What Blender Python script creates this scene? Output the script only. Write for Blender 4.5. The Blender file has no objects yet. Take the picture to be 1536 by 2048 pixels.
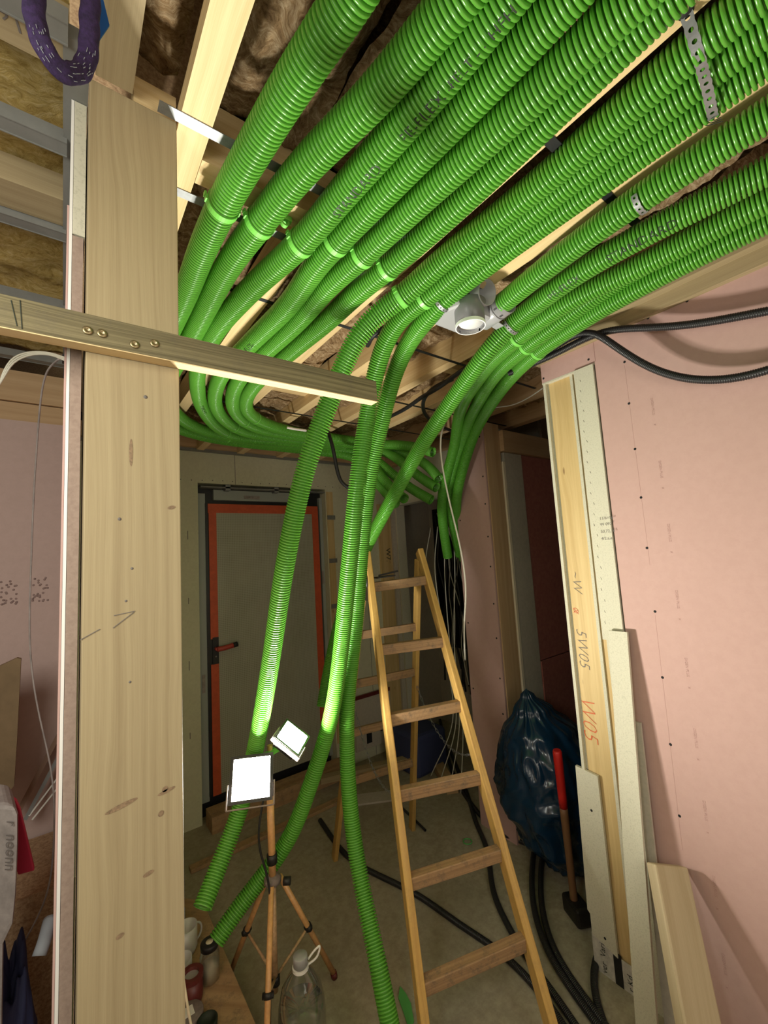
import bpy, math, random
import numpy as np
from mathutils import Vector, Matrix, noise

random.seed(7)
S = bpy.context.scene
COL = S.collection

# ------------------------------------------------------------------ camera
FPX = 850.0
EYE = np.array([0.0, 0.0, 1.65])
PITCH, ROLL, YAW = map(math.radians, (5.91944184, -3.4058233, 37.18500887))
_fw = np.array([math.sin(YAW) * math.cos(PITCH), math.cos(YAW) * math.cos(PITCH), math.sin(PITCH)])
_rt = np.array([math.cos(YAW), -math.sin(YAW), 0.0])
_up = np.cross(_rt, _fw)
_r2 = _rt * math.cos(ROLL) + _up * math.sin(ROLL)
_u2 = -_rt * math.sin(ROLL) + _up * math.cos(ROLL)
cam = bpy.data.cameras.new('camera'); camo = bpy.data.objects.new('camera', cam); COL.objects.link(camo)
cam.sensor_fit = 'HORIZONTAL'; cam.sensor_width = 36.0; cam.lens = 36.0 * FPX / 1536.0
cam.clip_start = 0.02
M = Matrix.Identity(4)
for i in range(3):
    M[i][0] = _r2[i]; M[i][1] = _u2[i]; M[i][2] = -_fw[i]; M[i][3] = EYE[i]
camo.matrix_world = M
S.camera = camo

# survey helpers: where the sight line of a photographed point meets a known plane of the building
def ray(x, y): return _fw + _r2 * (x - 768) / FPX + _u2 * (1024 - y) / FPX
def PX(x, y, X): r = ray(x, y); return EYE + r * X / r[0]
def PY(x, y, Y): r = ray(x, y); return EYE + r * Y / r[1]
def PZ(x, y, Z): r = ray(x, y); return EYE + r * (Z - EYE[2]) / r[2]
def PD(x, y, d): return EYE + ray(x, y) * d

# ------------------------------------------------------------------ world, light, exposure
S.view_settings.view_transform = 'Standard'; S.view_settings.look = 'None'
S.view_settings.gamma = 1.0; S.view_settings.use_curve_mapping = False
S.view_settings.exposure = 0.0
w = bpy.data.worlds.new('world'); S.world = w; w.use_nodes = True
w.node_tree.nodes['Background'].inputs[0].default_value = (0.9, 0.85, 0.8, 1)
w.node_tree.nodes['Background'].inputs[1].default_value = 0.05
S.cycles.max_bounces = 6; S.cycles.diffuse_bounces = 4; S.cycles.glossy_bounces = 3
S.cycles.transparent_max_bounces = 6; S.cycles.sample_clamp_indirect = 3.0
S.cycles.use_denoising = True

def area_light(name, loc, aim, size, energy, color):
    l = bpy.data.lights.new(name, 'AREA'); l.shape = 'SQUARE'; l.size = size; l.energy = energy; l.color = color
    o = bpy.data.objects.new(name, l); COL.objects.link(o); o.location = loc
    o.rotation_euler = (Vector(aim) - Vector(loc)).to_track_quat('-Z', 'Y').to_euler()
    return o
LAMP_STRENGTH = 790.0
area_light('room_fill_behind', (-0.35, -1.2, 1.7), (0.5, 1.0, 1.5), 0.9, 6.0, (1.0, 0.90, 0.74))  # unseen fill light, standing in for the light on the post front
area_light('room_fill_right', (0.75, -0.9, 1.5), (1.3, 3.0, 0.7), 0.7, 8.0, (1.0, 0.95, 0.80))  # added fill to brighten floor and back wall, no real lamp here
area_light('side_room_fill', (-0.55, 0.25, 1.95), (-0.15, 2.0, 1.2), 0.5, 12.0, (0.95, 0.94, 0.84))  # unseen soft fill for the left room, replaces blocked ambient light

# ------------------------------------------------------------------ materials
MATS = {}
def new_mat(name):
    m = bpy.data.materials.new(name); m.use_nodes = True
    nt = m.node_tree; b = nt.nodes['Principled BSDF']
    return m, nt, b
def nd(nt, typ, **kw):
    n = nt.nodes.new(typ)
    for k, v in kw.items():
        if hasattr(n, k) and not k[0].isupper(): setattr(n, k, v)
        else: n.inputs[k].default_value = v
    return n
def ramp(nt, stops):
    r = nt.nodes.new('ShaderNodeValToRGB'); e = r.color_ramp.elements
    while len(e) < len(stops): e.new(0.5)
    for el, (p, c) in zip(e, stops):
        el.position = p; el.color = (*c, 1)
    return r
def plain(name, col, rough=0.5, metal=0.0, spec=0.5, emis=0.0, ecol=(1, 1, 1), var=0.0, vscale=30, bump=0.0):
    m, nt, b = new_mat(name)
    b.inputs['Base Color'].default_value = (*col, 1); b.inputs['Roughness'].default_value = rough
    b.inputs['Metallic'].default_value = metal
    b.inputs['Specular IOR Level'].default_value = spec
    if emis:
        b.inputs['Emission Color'].default_value = (*ecol, 1); b.inputs['Emission Strength'].default_value = emis
    if var or bump:
        tc = nd(nt, 'ShaderNodeTexCoord'); n = nd(nt, 'ShaderNodeTexNoise', Scale=vscale, Detail=5.0, Roughness=0.65)
        nt.links.new(tc.outputs['Object'], n.inputs['Vector'])
        if var:
            lo = tuple(c * (1 - var) for c in col); hi = tuple(min(1, c * (1 + var)) for c in col)
            r = ramp(nt, [(0.3, lo), (0.7, hi)])
            nt.links.new(n.outputs['Fac'], r.inputs['Fac']); nt.links.new(r.outputs['Color'], b.inputs['Base Color'])
        if bump:
            bp = nd(nt, 'ShaderNodeBump', Strength=bump, Distance=0.002)
            nt.links.new(n.outputs['Fac'], bp.inputs['Height']); nt.links.new(bp.outputs['Normal'], b.inputs['Normal'])
    MATS[name] = m
    return m
def wood(name, light, dark, knot=(0.16, 0.07, 0.025), grain=70.0, dirty=0.0, rough=0.6, knots=True, contrast=1.0):
    m, nt, b = new_mat(name); L = nt.links
    uv = nd(nt, 'ShaderNodeUVMap'); oi = nd(nt, 'ShaderNodeObjectInfo')
    rs = nd(nt, 'ShaderNodeMath', operation='MULTIPLY'); rs.inputs[1].default_value = 37.0
    L.new(oi.outputs['Random'], rs.inputs[0])
    comb = nd(nt, 'ShaderNodeCombineXYZ'); L.new(rs.outputs[0], comb.inputs[2]); L.new(rs.outputs[0], comb.inputs[0])
    add = nd(nt, 'ShaderNodeVectorMath', operation='ADD'); L.new(uv.outputs[0], add.inputs[0]); L.new(comb.outputs[0], add.inputs[1])
    # slow wander of the fibre direction
    m1 = nd(nt, 'ShaderNodeMapping'); m1.inputs['Scale'].default_value = (1.1, 5.0, 1.0); L.new(add.outputs[0], m1.inputs['Vector'])
    n1 = nd(nt, 'ShaderNodeTexNoise', Scale=1.0, Detail=2.0); L.new(m1.outputs[0], n1.inputs['Vector'])
    mm = nd(nt, 'ShaderNodeMath', operation='MULTIPLY_ADD'); mm.inputs[1].default_value = 0.05; mm.inputs[2].default_value = -0.025
    L.new(n1.outputs['Fac'], mm.inputs[0])
    # knots
    m2 = nd(nt, 'ShaderNodeMapping'); m2.inputs['Scale'].default_value = (2.6, 9.0, 0.0); L.new(add.outputs[0], m2.inputs['Vector'])
    vo = nd(nt, 'ShaderNodeTexVoronoi', Scale=1.0); L.new(m2.outputs[0], vo.inputs['Vector'])
    kr = nd(nt, 'ShaderNodeMapRange'); kr.inputs['From Min'].default_value = 0.0; kr.inputs['From Max'].default_value = 0.35
    kr.inputs['To Min'].default_value = 0.014; kr.inputs['To Max'].default_value = 0.0; L.new(vo.outputs['Distance'], kr.inputs['Value'])
    s1 = nd(nt, 'ShaderNodeMath', operation='ADD'); L.new(mm.outputs[0], s1.inputs[0]); L.new(kr.outputs[0], s1.inputs[1])
    cz = nd(nt, 'ShaderNodeCombineXYZ'); L.new(s1.outputs[0], cz.inputs[1])
    ad2 = nd(nt, 'ShaderNodeVectorMath', operation='ADD'); L.new(add.outputs[0], ad2.inputs[0]); L.new(cz.outputs[0], ad2.inputs[1])
    m3 = nd(nt, 'ShaderNodeMapping'); m3.inputs['Scale'].default_value = (0.7, grain, 1.0); L.new(ad2.outputs[0], m3.inputs['Vector'])
    n3 = nd(nt, 'ShaderNodeTexNoise', Scale=1.0, Detail=3.0, Roughness=0.6); L.new(m3.outputs[0], n3.inputs['Vector'])
    m4 = nd(nt, 'ShaderNodeMapping'); m4.inputs['Scale'].default_value = (14.0, 900.0, 1.0); L.new(ad2.outputs[0], m4.inputs['Vector'])
    n4 = nd(nt, 'ShaderNodeTexNoise', Scale=1.0, Detail=2.0); L.new(m4.outputs[0], n4.inputs['Vector'])
    mx = nd(nt, 'ShaderNodeMix', data_type='FLOAT'); mx.inputs[0].default_value = 0.28
    L.new(n3.outputs['Fac'], mx.inputs[2]); L.new(n4.outputs['Fac'], mx.inputs[3])
    mid = tuple((a + c) / 2 for a, c in zip(light, dark))
    r = ramp(nt, [(0.5 - 0.2 / contrast, dark), (0.47, mid), (0.5 + 0.15 / contrast, light)]); L.new(mx.outputs[0], r.inputs['Fac'])
    last = r.outputs['Color']
    if knots:
        k2 = nd(nt, 'ShaderNodeMapRange'); k2.inputs['From Min'].default_value = 0.025; k2.inputs['From Max'].default_value = 0.055
        k2.inputs['To Min'].default_value = 0.7; k2.inputs['To Max'].default_value = 0.0; L.new(vo.outputs['Distance'], k2.inputs['Value'])
        c = nd(nt, 'ShaderNodeMix', data_type='RGBA'); L.new(k2.outputs[0], c.inputs[0]); L.new(last, c.inputs[6]); c.inputs[7].default_value = (*knot, 1)
        last = c.outputs[2]
    if dirty:
        tc = nd(nt, 'ShaderNodeTexCoord'); n5 = nd(nt, 'ShaderNodeTexNoise', Scale=22.0, Detail=8.0, Roughness=0.8); L.new(tc.outputs['Object'], n5.inputs['Vector'])
        k5 = nd(nt, 'ShaderNodeMapRange'); k5.inputs['From Min'].default_value = 0.5; k5.inputs['From Max'].default_value = 0.72
        k5.inputs['To Min'].default_value = 0.0; k5.inputs['To Max'].default_value = dirty; L.new(n5.outputs['Fac'], k5.inputs['Value'])
        c = nd(nt, 'ShaderNodeMix', data_type='RGBA'); L.new(k5.outputs[0], c.inputs[0]); L.new(last, c.inputs[6]); c.inputs[7].default_value = (0.10, 0.085, 0.07, 1)
        last = c.outputs[2]
    L.new(last, b.inputs['Base Color'])
    bp = nd(nt, 'ShaderNodeBump', Strength=0.25, Distance=0.001); L.new(mx.outputs[0], bp.inputs['Height']); L.new(bp.outputs['Normal'], b.inputs['Normal'])
    b.inputs['Roughness'].default_value = rough; b.inputs['Specular IOR Level'].default_value = 0.3
    MATS[name] = m
    return m
def speckled(name, base, fleck, scale=90, amount=0.62, rough=0.85, big=None):
    m, nt, b = new_mat(name); L = nt.links
    tc = nd(nt, 'ShaderNodeTexCoord')
    n = nd(nt, 'ShaderNodeTexNoise', Scale=scale, Detail=4.0, Roughness=0.7); L.new(tc.outputs['Object'], n.inputs['Vector'])
    r = ramp(nt, [(0.36, fleck), (amount, base)]); L.new(n.outputs['Fac'], r.inputs['Fac'])
    last = r.outputs['Color']
    if big:
        n2 = nd(nt, 'ShaderNodeTexNoise', Scale=3.0, Detail=6.0, Roughness=0.65); L.new(tc.outputs['Object'], n2.inputs['Vector'])
        r2 = ramp(nt, [(0.35, (0, 0, 0)), (0.7, (1, 1, 1))]); L.new(n2.outputs['Fac'], r2.inputs['Fac'])
        c = nd(nt, 'ShaderNodeMix', data_type='RGBA'); L.new(r2.outputs['Color'], c.inputs[0]); L.new(last, c.inputs[6]); c.inputs[7].default_value = (*big, 1)
        c2 = nd(nt, 'ShaderNodeMix', data_type='RGBA'); c2.inputs[0].default_value = 0.55; L.new(last, c2.inputs[6]); L.new(c.outputs[2], c2.inputs[7])
        last = c2.outputs[2]
    L.new(last, b.inputs['Base Color'])
    bp = nd(nt, 'ShaderNodeBump', Strength=0.12, Distance=0.001); L.new(n.outputs['Fac'], bp.inputs['Height']); L.new(bp.outputs['Normal'], b.inputs['Normal'])
    b.inputs['Roughness'].default_value = rough; b.inputs['Specular IOR Level'].default_value = 0.2
    MATS[name] = m
    return m
def wool(name, light, mid, dark):
    m, nt, b = new_mat(name); L = nt.links
    tc = nd(nt, 'ShaderNodeTexCoord')
    d = nd(nt, 'ShaderNodeTexNoise', Scale=9.0, Detail=3.0); L.new(tc.outputs['Object'], d.inputs['Vector'])
    mxv = nd(nt, 'ShaderNodeVectorMath', operation='MULTIPLY_ADD'); L.new(d.outputs['Color'], mxv.inputs[0]); mxv.inputs[1].default_value = (0.16, 0.16, 0.16); L.new(tc.outputs['Object'], mxv.inputs[2])
    mp = nd(nt, 'ShaderNodeMapping'); mp.inputs['Scale'].default_value = (1.0, 1.9, 1.0); mp.inputs['Rotation'].default_value = (0, 0, 0.6); L.new(mxv.outputs[0], mp.inputs['Vector'])
    n = nd(nt, 'ShaderNodeTexNoise', Scale=38.0, Detail=10.0, Roughness=0.78); L.new(mp.outputs[0], n.inputs['Vector'])
    n.inputs['Distortion'].default_value = 0.35
    r = ramp(nt, [(0.34, dark), (0.5, mid), (0.66, light)]); L.new(n.outputs['Fac'], r.inputs['Fac'])
    L.new(r.outputs['Color'], b.inputs['Base Color'])
    bp = nd(nt, 'ShaderNodeBump', Strength=0.9, Distance=0.01); L.new(n.outputs['Fac'], bp.inputs['Height']); L.new(bp.outputs['Normal'], b.inputs['Normal'])
    b.inputs['Roughness'].default_value = 0.95; b.inputs['Specular IOR Level'].default_value = 0.1
    MATS[name] = m
    return m
def glassy(name, col=(1, 1, 1), rough=0.05, mixt=0.8):
    m, nt, b = new_mat(name); L = nt.links
    out = nt.nodes['Material Output']
    tr = nd(nt, 'ShaderNodeBsdfTransparent'); tr.inputs[0].default_value = (*col, 1)
    gl = nd(nt, 'ShaderNodeBsdfGlossy'); gl.inputs['Roughness'].default_value = rough
    df = nd(nt, 'ShaderNodeBsdfDiffuse'); df.inputs[0].default_value = (*col, 1)
    fr = nd(nt, 'ShaderNodeLayerWeight', Blend=0.35)
    mx = nd(nt, 'ShaderNodeMixShader'); L.new(fr.outputs['Facing'], mx.inputs[0]); L.new(tr.outputs[0], mx.inputs[1]); L.new(gl.outputs[0], mx.inputs[2])
    m2 = nd(nt, 'ShaderNodeMixShader'); m2.inputs[0].default_value = 1 - mixt; L.new(mx.outputs[0], m2.inputs[1]); L.new(df.outputs[0], m2.inputs[2])
    L.new(m2.outputs[0], out.inputs['Surface'])
    MATS[name] = m
    return m

wood('spruce', (0.78, 0.60, 0.33), (0.62, 0.43, 0.20))
wood('spruce_post', (0.42, 0.335, 0.195), (0.31, 0.235, 0.13), grain=95.0, contrast=0.95, knots=False)
wood('spruce_yellow', (0.68, 0.51, 0.25), (0.50, 0.34, 0.14), grain=45.0)
wood('spruce_grey', (0.56, 0.46, 0.30), (0.44, 0.34, 0.20), grain=45.0)
wood('weathered', (0.235, 0.195, 0.105), (0.085, 0.068, 0.034), grain=260.0, dirty=0.35, rough=0.75, knots=False, contrast=1.2)
wood('plank', (0.58, 0.40, 0.23), (0.45, 0.29, 0.15), grain=40.0)
wood('ladder_wood', (0.66, 0.42, 0.13), (0.44, 0.25, 0.07), grain=90.0, rough=0.42, knots=False, dirty=0.25)
wood('rung_wood', (0.40, 0.25, 0.13), (0.23, 0.135, 0.07), grain=120.0, rough=0.5, knots=False, dirty=1.0)
wood('board_dirty', (0.48, 0.32, 0.17), (0.32, 0.19, 0.10), grain=30.0, dirty=0.8)
speckled('pink', (0.55, 0.36, 0.325), (0.525, 0.34, 0.305), 40, 0.6, 0.8, big=(0.515, 0.335, 0.30))
speckled('pink_left_lit', (0.56, 0.42, 0.38), (0.53, 0.395, 0.355), 40, 0.6, 0.85)  # same pink board, colour paled to imitate the left room's different light
plain('print_mark', (0.30, 0.21, 0.19), 0.9)
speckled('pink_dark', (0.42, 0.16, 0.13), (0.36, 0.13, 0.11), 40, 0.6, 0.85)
speckled('fibre', (0.61, 0.585, 0.465), (0.51, 0.49, 0.385), 210, 0.5, 0.9)
speckled('board_back', (0.66, 0.65, 0.48), (0.60, 0.59, 0.43), 60, 0.6, 0.85, big=(0.58, 0.57, 0.42))
speckled('grey_board', (0.54, 0.49, 0.41), (0.48, 0.44, 0.37), 50, 0.6, 0.85)
speckled('brown_board', (0.36, 0.27, 0.22), (0.30, 0.22, 0.18), 120, 0.6, 0.9)
speckled('concrete', (0.44, 0.39, 0.28), (0.33, 0.29, 0.21), 35, 0.62, 0.85, big=(0.29, 0.26, 0.185))
speckled('osb', (0.50, 0.34, 0.20), (0.30, 0.18, 0.10), 120, 0.6, 0.85)
wool('wool_brown', (0.70, 0.55, 0.36), (0.38, 0.25, 0.13), (0.12, 0.065, 0.03))
wool('wool_yellow', (0.78, 0.62, 0.32), (0.60, 0.43, 0.15), (0.36, 0.23, 0.06))
plain('green', (0.100, 0.34, 0.036), 0.27, spec=0.5, var=0.08, vscale=6)
plain('green_smooth', (0.08, 0.44, 0.03), 0.35)
plain('green_inner', (0.10, 0.40, 0.10), 0.5)
plain('clamp_green', (0.17, 0.55, 0.08), 0.4)
plain('ink', (0.012, 0.02, 0.012), 0.6)
plain('pencil', (0.16, 0.14, 0.13), 0.7)
plain('stamp', (0.40, 0.23, 0.21), 0.8)
plain('red_crayon', (0.62, 0.13, 0.04), 0.6)
plain('black', (0.012, 0.012, 0.013), 0.5)
plain('black_hose', (0.016, 0.016, 0.018), 0.38)
plain('dark', (0.02, 0.02, 0.022), 0.7)
plain('cavity', (0.012, 0.012, 0.014), 0.9)
plain('zinc', (0.30, 0.31, 0.32), 0.5, metal=0.7, var=0.15, vscale=60)
plain('zinc_dull', (0.20, 0.20, 0.185), 0.5, metal=0.0, var=0.1, vscale=20)
plain('knot_brown', (0.25, 0.165, 0.095), 0.7, var=0.35, vscale=250)
plain('brass', (0.40, 0.32, 0.18), 0.4, metal=0.9)
plain('grey_plastic', (0.33, 0.335, 0.35), 0.32)
plain('grey_plastic_dark', (0.16, 0.16, 0.17), 0.35)
plain('white_plastic', (0.80, 0.80, 0.78), 0.35)
plain('white', (0.82, 0.80, 0.76), 0.6)
plain('white_cable', (0.72, 0.70, 0.62), 0.4)
plain('clear_hose', (0.55, 0.52, 0.42), 0.25)
plain('orange_tape', (0.60, 0.10, 0.035), 0.55, var=0.12, vscale=30)
plain('frame_grey', (0.36, 0.39, 0.37), 0.5)
plain('frame_black', (0.018, 0.018, 0.02), 0.4)
plain('handle_red', (0.45, 0.06, 0.045), 0.4)
plain('purple', (0.030, 0.013, 0.062), 0.85, var=0.5, vscale=160, bump=0.6)
plain('blue_plastic', (0.01, 0.10, 0.33), 0.5)
plain('bag_blue', (0.005, 0.028, 0.065), 0.22, spec=0.6)
plain('navy', (0.035, 0.045, 0.12), 0.7)
plain('glove_grey', (0.30, 0.32, 0.34), 0.7)
plain('pink_neon', (0.85, 0.06, 0.14), 0.5)
plain('paper_grey', (0.33, 0.29, 0.27), 0.8, var=0.25, vscale=25)
plain('cardboard', (0.22, 0.15, 0.08), 0.85, var=0.15, vscale=12)
plain('hammer_red', (0.55, 0.015, 0.012), 0.4)
plain('hammer_wood', (0.22, 0.11, 0.05), 0.5)
plain('iron', (0.04, 0.036, 0.03), 0.5, metal=0.6, var=0.3, vscale=30)
plain('orange_pole', (0.62, 0.34, 0.14), 0.4, var=0.2, vscale=40)
plain('pole_worn', (0.55, 0.36, 0.20), 0.45, var=0.35, vscale=60)
plain('maroon', (0.13, 0.022, 0.02), 0.4)
plain('mug_white', (0.62, 0.62, 0.62), 0.3)
plain('mug_grey', (0.30, 0.32, 0.34), 0.35)
plain('sugar', (0.75, 0.66, 0.50), 0.9)
plain('grime', (0.20, 0.16, 0.15), 0.9, var=0.2, vscale=80)
plain('tape_white', (0.55, 0.52, 0.46), 0.5, var=0.2, vscale=50)
plain('lamp_glass', (1, 1, 1), 0.3, emis=LAMP_STRENGTH, ecol=(1.0, 0.97, 0.84))
glassy('clear', (0.96, 0.98, 0.97), 0.04, 0.985)
glassy('clear_film', (0.86, 0.86, 0.82), 0.3, 0.75)
glassy('water', (0.90, 0.93, 0.91), 0.03, 0.995)

def mesh_film():
    m, nt, b = new_mat('film_mesh'); L = nt.links
    tc = nd(nt, 'ShaderNodeTexCoord')
    out = None
    for ax, i in (('x', 0), ('z', 2)):
        sp = nd(nt, 'ShaderNodeSeparateXYZ'); L.new(tc.outputs['Object'], sp.inputs[0])
        mu = nd(nt, 'ShaderNodeMath', operation='MULTIPLY'); mu.inputs[1].default_value = 80.0; L.new(sp.outputs[i], mu.inputs[0])
        fr = nd(nt, 'ShaderNodeMath', operation='FRACT'); L.new(mu.outputs[0], fr.inputs[0])
        lt = nd(nt, 'ShaderNodeMath', operation='LESS_THAN'); lt.inputs[1].default_value = 0.3; L.new(fr.outputs[0], lt.inputs[0])
        if out is None: out = lt
        else:
            mxx = nd(nt, 'ShaderNodeMath', operation='MAXIMUM'); L.new(out.outputs[0], mxx.inputs[0]); L.new(lt.outputs[0], mxx.inputs[1]); out = mxx
    n = nd(nt, 'ShaderNodeTexNoise', Scale=3.0, Detail=3.0); L.new(tc.outputs['Object'], n.inputs['Vector'])
    r = ramp(nt, [(0.3, (0.27, 0.27, 0.205)), (0.7, (0.38, 0.38, 0.30))]); L.new(n.outputs['Fac'], r.inputs['Fac'])
    c = nd(nt, 'ShaderNodeMix', data_type='RGBA'); L.new(out.outputs[0], c.inputs[0]); L.new(r.outputs['Color'], c.inputs[6]); c.inputs[7].default_value = (0.46, 0.46, 0.37, 1)
    L.new(c.outputs[2], b.inputs['Base Color']); b.inputs['Roughness'].default_value = 0.45
    MATS['film_mesh'] = m
mesh_film()

# ------------------------------------------------------------------ mesh builder
def V(p): return Vector((float(p[0]), float(p[1]), float(p[2])))
ORIG = {}
class MB:
    def __init__(s): s.v = []; s.f = []; s.uv = []; s.sm = []
    def face(s, idx, uvs=None, smooth=False):
        s.f.append(idx); s.uv.append(uvs or [(0, 0)] * len(idx)); s.sm.append(smooth)
    def beam(s, p0, p1, w, h, side=None, cut0=0.0, cut1=0.0):
        """board from p0 to p1, w wide along side, h along the third direction; centred on the axis"""
        p0, p1 = V(p0), V(p1); d = p1 - p0; L = d.length; d.normalize()
        if side is None: side = (1, 0, 0) if abs(d.x) < 0.8 else (0, 1, 0)
        a = V(side); a = (a - d * a.dot(d)).normalized(); b = d.cross(a)
        n = len(s.v); off = random.random() * 5
        for e, c, cut in ((p0, 0, cut0), (p1, L, cut1)):
            for (i, j) in ((-1, -1), (1, -1), (1, 1), (-1, 1)):
                s.v.append(e + a * (i * w / 2) + b * (j * h / 2) + d * (cut * j))
        q = [(0, 1, 5, 4), (1, 2, 6, 5), (2, 3, 7, 6), (3, 0, 4, 7)]
        o = off
        for k, (A, B, C, D) in enumerate(q):
            wd = w if k % 2 == 0 else h
            s.face([n + A, n + B, n + C, n + D], [(0, o), (0, o + wd), (L, o + wd), (L, o)]); o += wd + 0.3
        s.face([n + 3, n + 2, n + 1, n], [(0, o), (0.01, o), (0.01, o + w), (0, o + w)])
        s.face([n + 4, n + 5, n + 6, n + 7], [(0, o), (0.01, o), (0.01, o + w), (0, o + w)])
        return s
    def box(s, lo, hi, axis=None):
        lo, hi = V(lo), V(hi); c = (lo + hi) / 2; e = hi - lo
        if axis is None: axis = max(range(3), key=lambda i: e[i])
        p0, p1 = c.copy(), c.copy(); p0[axis] = lo[axis]; p1[axis] = hi[axis]
        o1 = (axis + 1) % 3; o2 = (axis + 2) % 3
        side = [0, 0, 0]; side[o1] = 1
        return s.beam(p0, p1, e[o1], e[o2], side)
    def prism(s, pts, vec):
        """flat polygon pts pushed along vec"""
        n = len(s.v); k = len(pts); vec = V(vec)
        P = [V(p) for p in pts]
        nor = Vector((0, 0, 0))
        for i in range(k):
            nor += (P[i] - P[0]).cross(P[(i + 1) % k] - P[0])
        if nor.dot(vec) > 0: P.reverse()
        ax = (P[1] - P[0]).normalized(); 
        uva = lambda p: ((p - P[0]).z, (p - P[0]).x + (p - P[0]).y)
        for p in P: s.v.append(p)
        for p in P: s.v.append(p + vec)
        s.face([n + i for i in range(k)], [uva(p) for p in P])
        s.face([n + k + i for i in reversed(range(k))], [uva(P[i]) for i in reversed(range(k))])
        for i in range(k):
            j = (i + 1) % k
            s.face([n + i, n + k + i, n + k + j, n + j], [(P[i].z, 0), (P[i].z, .02), (P[j].z, .02), (P[j].z, 0)])
        return s
    def tube(s, pts, r, n=12, caps=True, closed=False, smooth=True, radii=None):
        P = [V(p) for p in pts]; k = len(P)
        T = []
        for i in range(k):
            if closed: t = P[(i + 1) % k] - P[i - 1]
            else: t = P[min(i + 1, k - 1)] - P[max(i - 1, 0)]
            T.append(t.normalized() if t.length > 1e-9 else Vector((0, 0, 1)))
        a = T[0].orthogonal().normalized(); base = len(s.v); acc = 0
        for i in range(k):
            if i: acc += (P[i] - P[i - 1]).length
            a = (a - T[i] * a.dot(T[i])).normalized(); b = T[i].cross(a)
            rr = radii[i] if radii else r
            for j in range(n):
                th = 2 * math.pi * j / n
                s.v.append(P[i] + (a * math.cos(th) + b * math.sin(th)) * rr)
        m = k if closed else k - 1
        for i in range(m):
            i2 = (i + 1) % k
            for j in range(n):
                j2 = (j + 1) % n
                s.face([base + i * n + j, base + i2 * n + j, base + i2 * n + j2, base + i * n + j2][::-1], None, smooth)
        if caps and not closed:
            s.face([base + j for j in reversed(range(n))]); s.face([base + (k - 1) * n + j for j in range(n)])
        return s
    def lathe(s, prof, c, d=(0, 0, 1), n=28, smooth=True, ref=None):
        """prof: (radius, height) pairs; turned about the axis d through c"""
        c = V(c); d = V(d).normalized(); a = V(ref).normalized() if ref is not None else d.orthogonal().normalized()
        a = (a - d * a.dot(d)).normalized(); b = d.cross(a); base = len(s.v)
        for (r, h) in prof:
            for j in range(n):
                th = 2 * math.pi * j / n
                s.v.append(c + d * h + (a * math.cos(th) + b * math.sin(th)) * r)
        for i in range(len(prof) - 1):
            for j in range(n):
                j2 = (j + 1) % n
                s.face([base + i * n + j, base + i * n + j2, base + (i + 1) * n + j2, base + (i + 1) * n + j], None, smooth)
        if prof[0][0] > 1e-6: s.face([base + j for j in reversed(range(n))])
        if prof[-1][0] > 1e-6: s.face([base + (len(prof) - 1) * n + j for j in range(n)])
        return s
    def ring(s, c, d, r0, r1, h, n=32, a0=0.0, a1=360.0, ref=None):
        """hollow ring (r0..r1) from c along d, h long"""
        c = V(c); d = V(d).normalized(); a = V(ref) if ref is not None else d.orthogonal()
        a = (a - d * a.dot(d)).normalized(); b = d.cross(a); base = len(s.v)
        full = abs(a1 - a0) >= 359.9; m = n if full else n + 1
        for j in range(m):
            th = math.radians(a0 + (a1 - a0) * j / n); e = a * math.cos(th) + b * math.sin(th)
            s.v += [c + e * r0, c + e * r1, c + e * r1 + d * h, c + e * r0 + d * h]
        for j in range(n):
            A = base + j * 4; B = base + ((j + 1) % m) * 4
            for q in range(4):
                q2 = (q + 1) % 4
                s.face([A + q, A + q2, B + q2, B + q][::-1], None, False)
        if not full:
            s.face([base + q for q in range(4)]); s.face([base + (m - 1) * 4 + q for q in reversed(range(4))])
        return s
    def build(s, name, mat, parent=None, origin=None, bevel=0.0):
        if parent is not None: og = ORIG[parent.name]
        elif origin is not None: og = V(origin)
        else:
            xs = [p[0] for p in s.v]; ys = [p[1] for p in s.v]; zs = [p[2] for p in s.v]
            og = Vector(((min(xs) + max(xs)) / 2, (min(ys) + max(ys)) / 2, min(zs)))
        me = bpy.data.meshes.new(name)
        me.from_pydata([tuple(V(p) - og) for p in s.v], [], s.f)
        uvl = me.uv_layers.new(name='UVMap')
        flat = [c for f in s.uv for t in f for c in t]
        uvl.data.foreach_set('uv', flat)
        me.polygons.foreach_set('use_smooth', s.sm)
        me.materials.append(MATS[mat]); me.update()
        o = bpy.data.objects.new(name, me); COL.objects.link(o)
        if parent is not None: o.parent = parent
        else: o.location = og
        ORIG[o.name] = og
        if bevel:
            bm = o.modifiers.new('bevel', 'BEVEL'); bm.width = bevel; bm.segments = 2; bm.limit_method = 'ANGLE'
        return o
def tag(o, label, cat, group=None, kind=None):
    o['label'] = label; o['category'] = cat
    if group: o['group'] = group
    if kind: o['kind'] = kind
    return o
def thing(name, loc, label, cat, group=None):
    o = bpy.data.objects.new(name, None); COL.objects.link(o); o.location = V(loc); o.empty_display_size = 0.05
    ORIG[o.name] = V(loc)
    return tag(o, label, cat, group)
def struct(o): o['kind'] = 'structure'; return o

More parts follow.
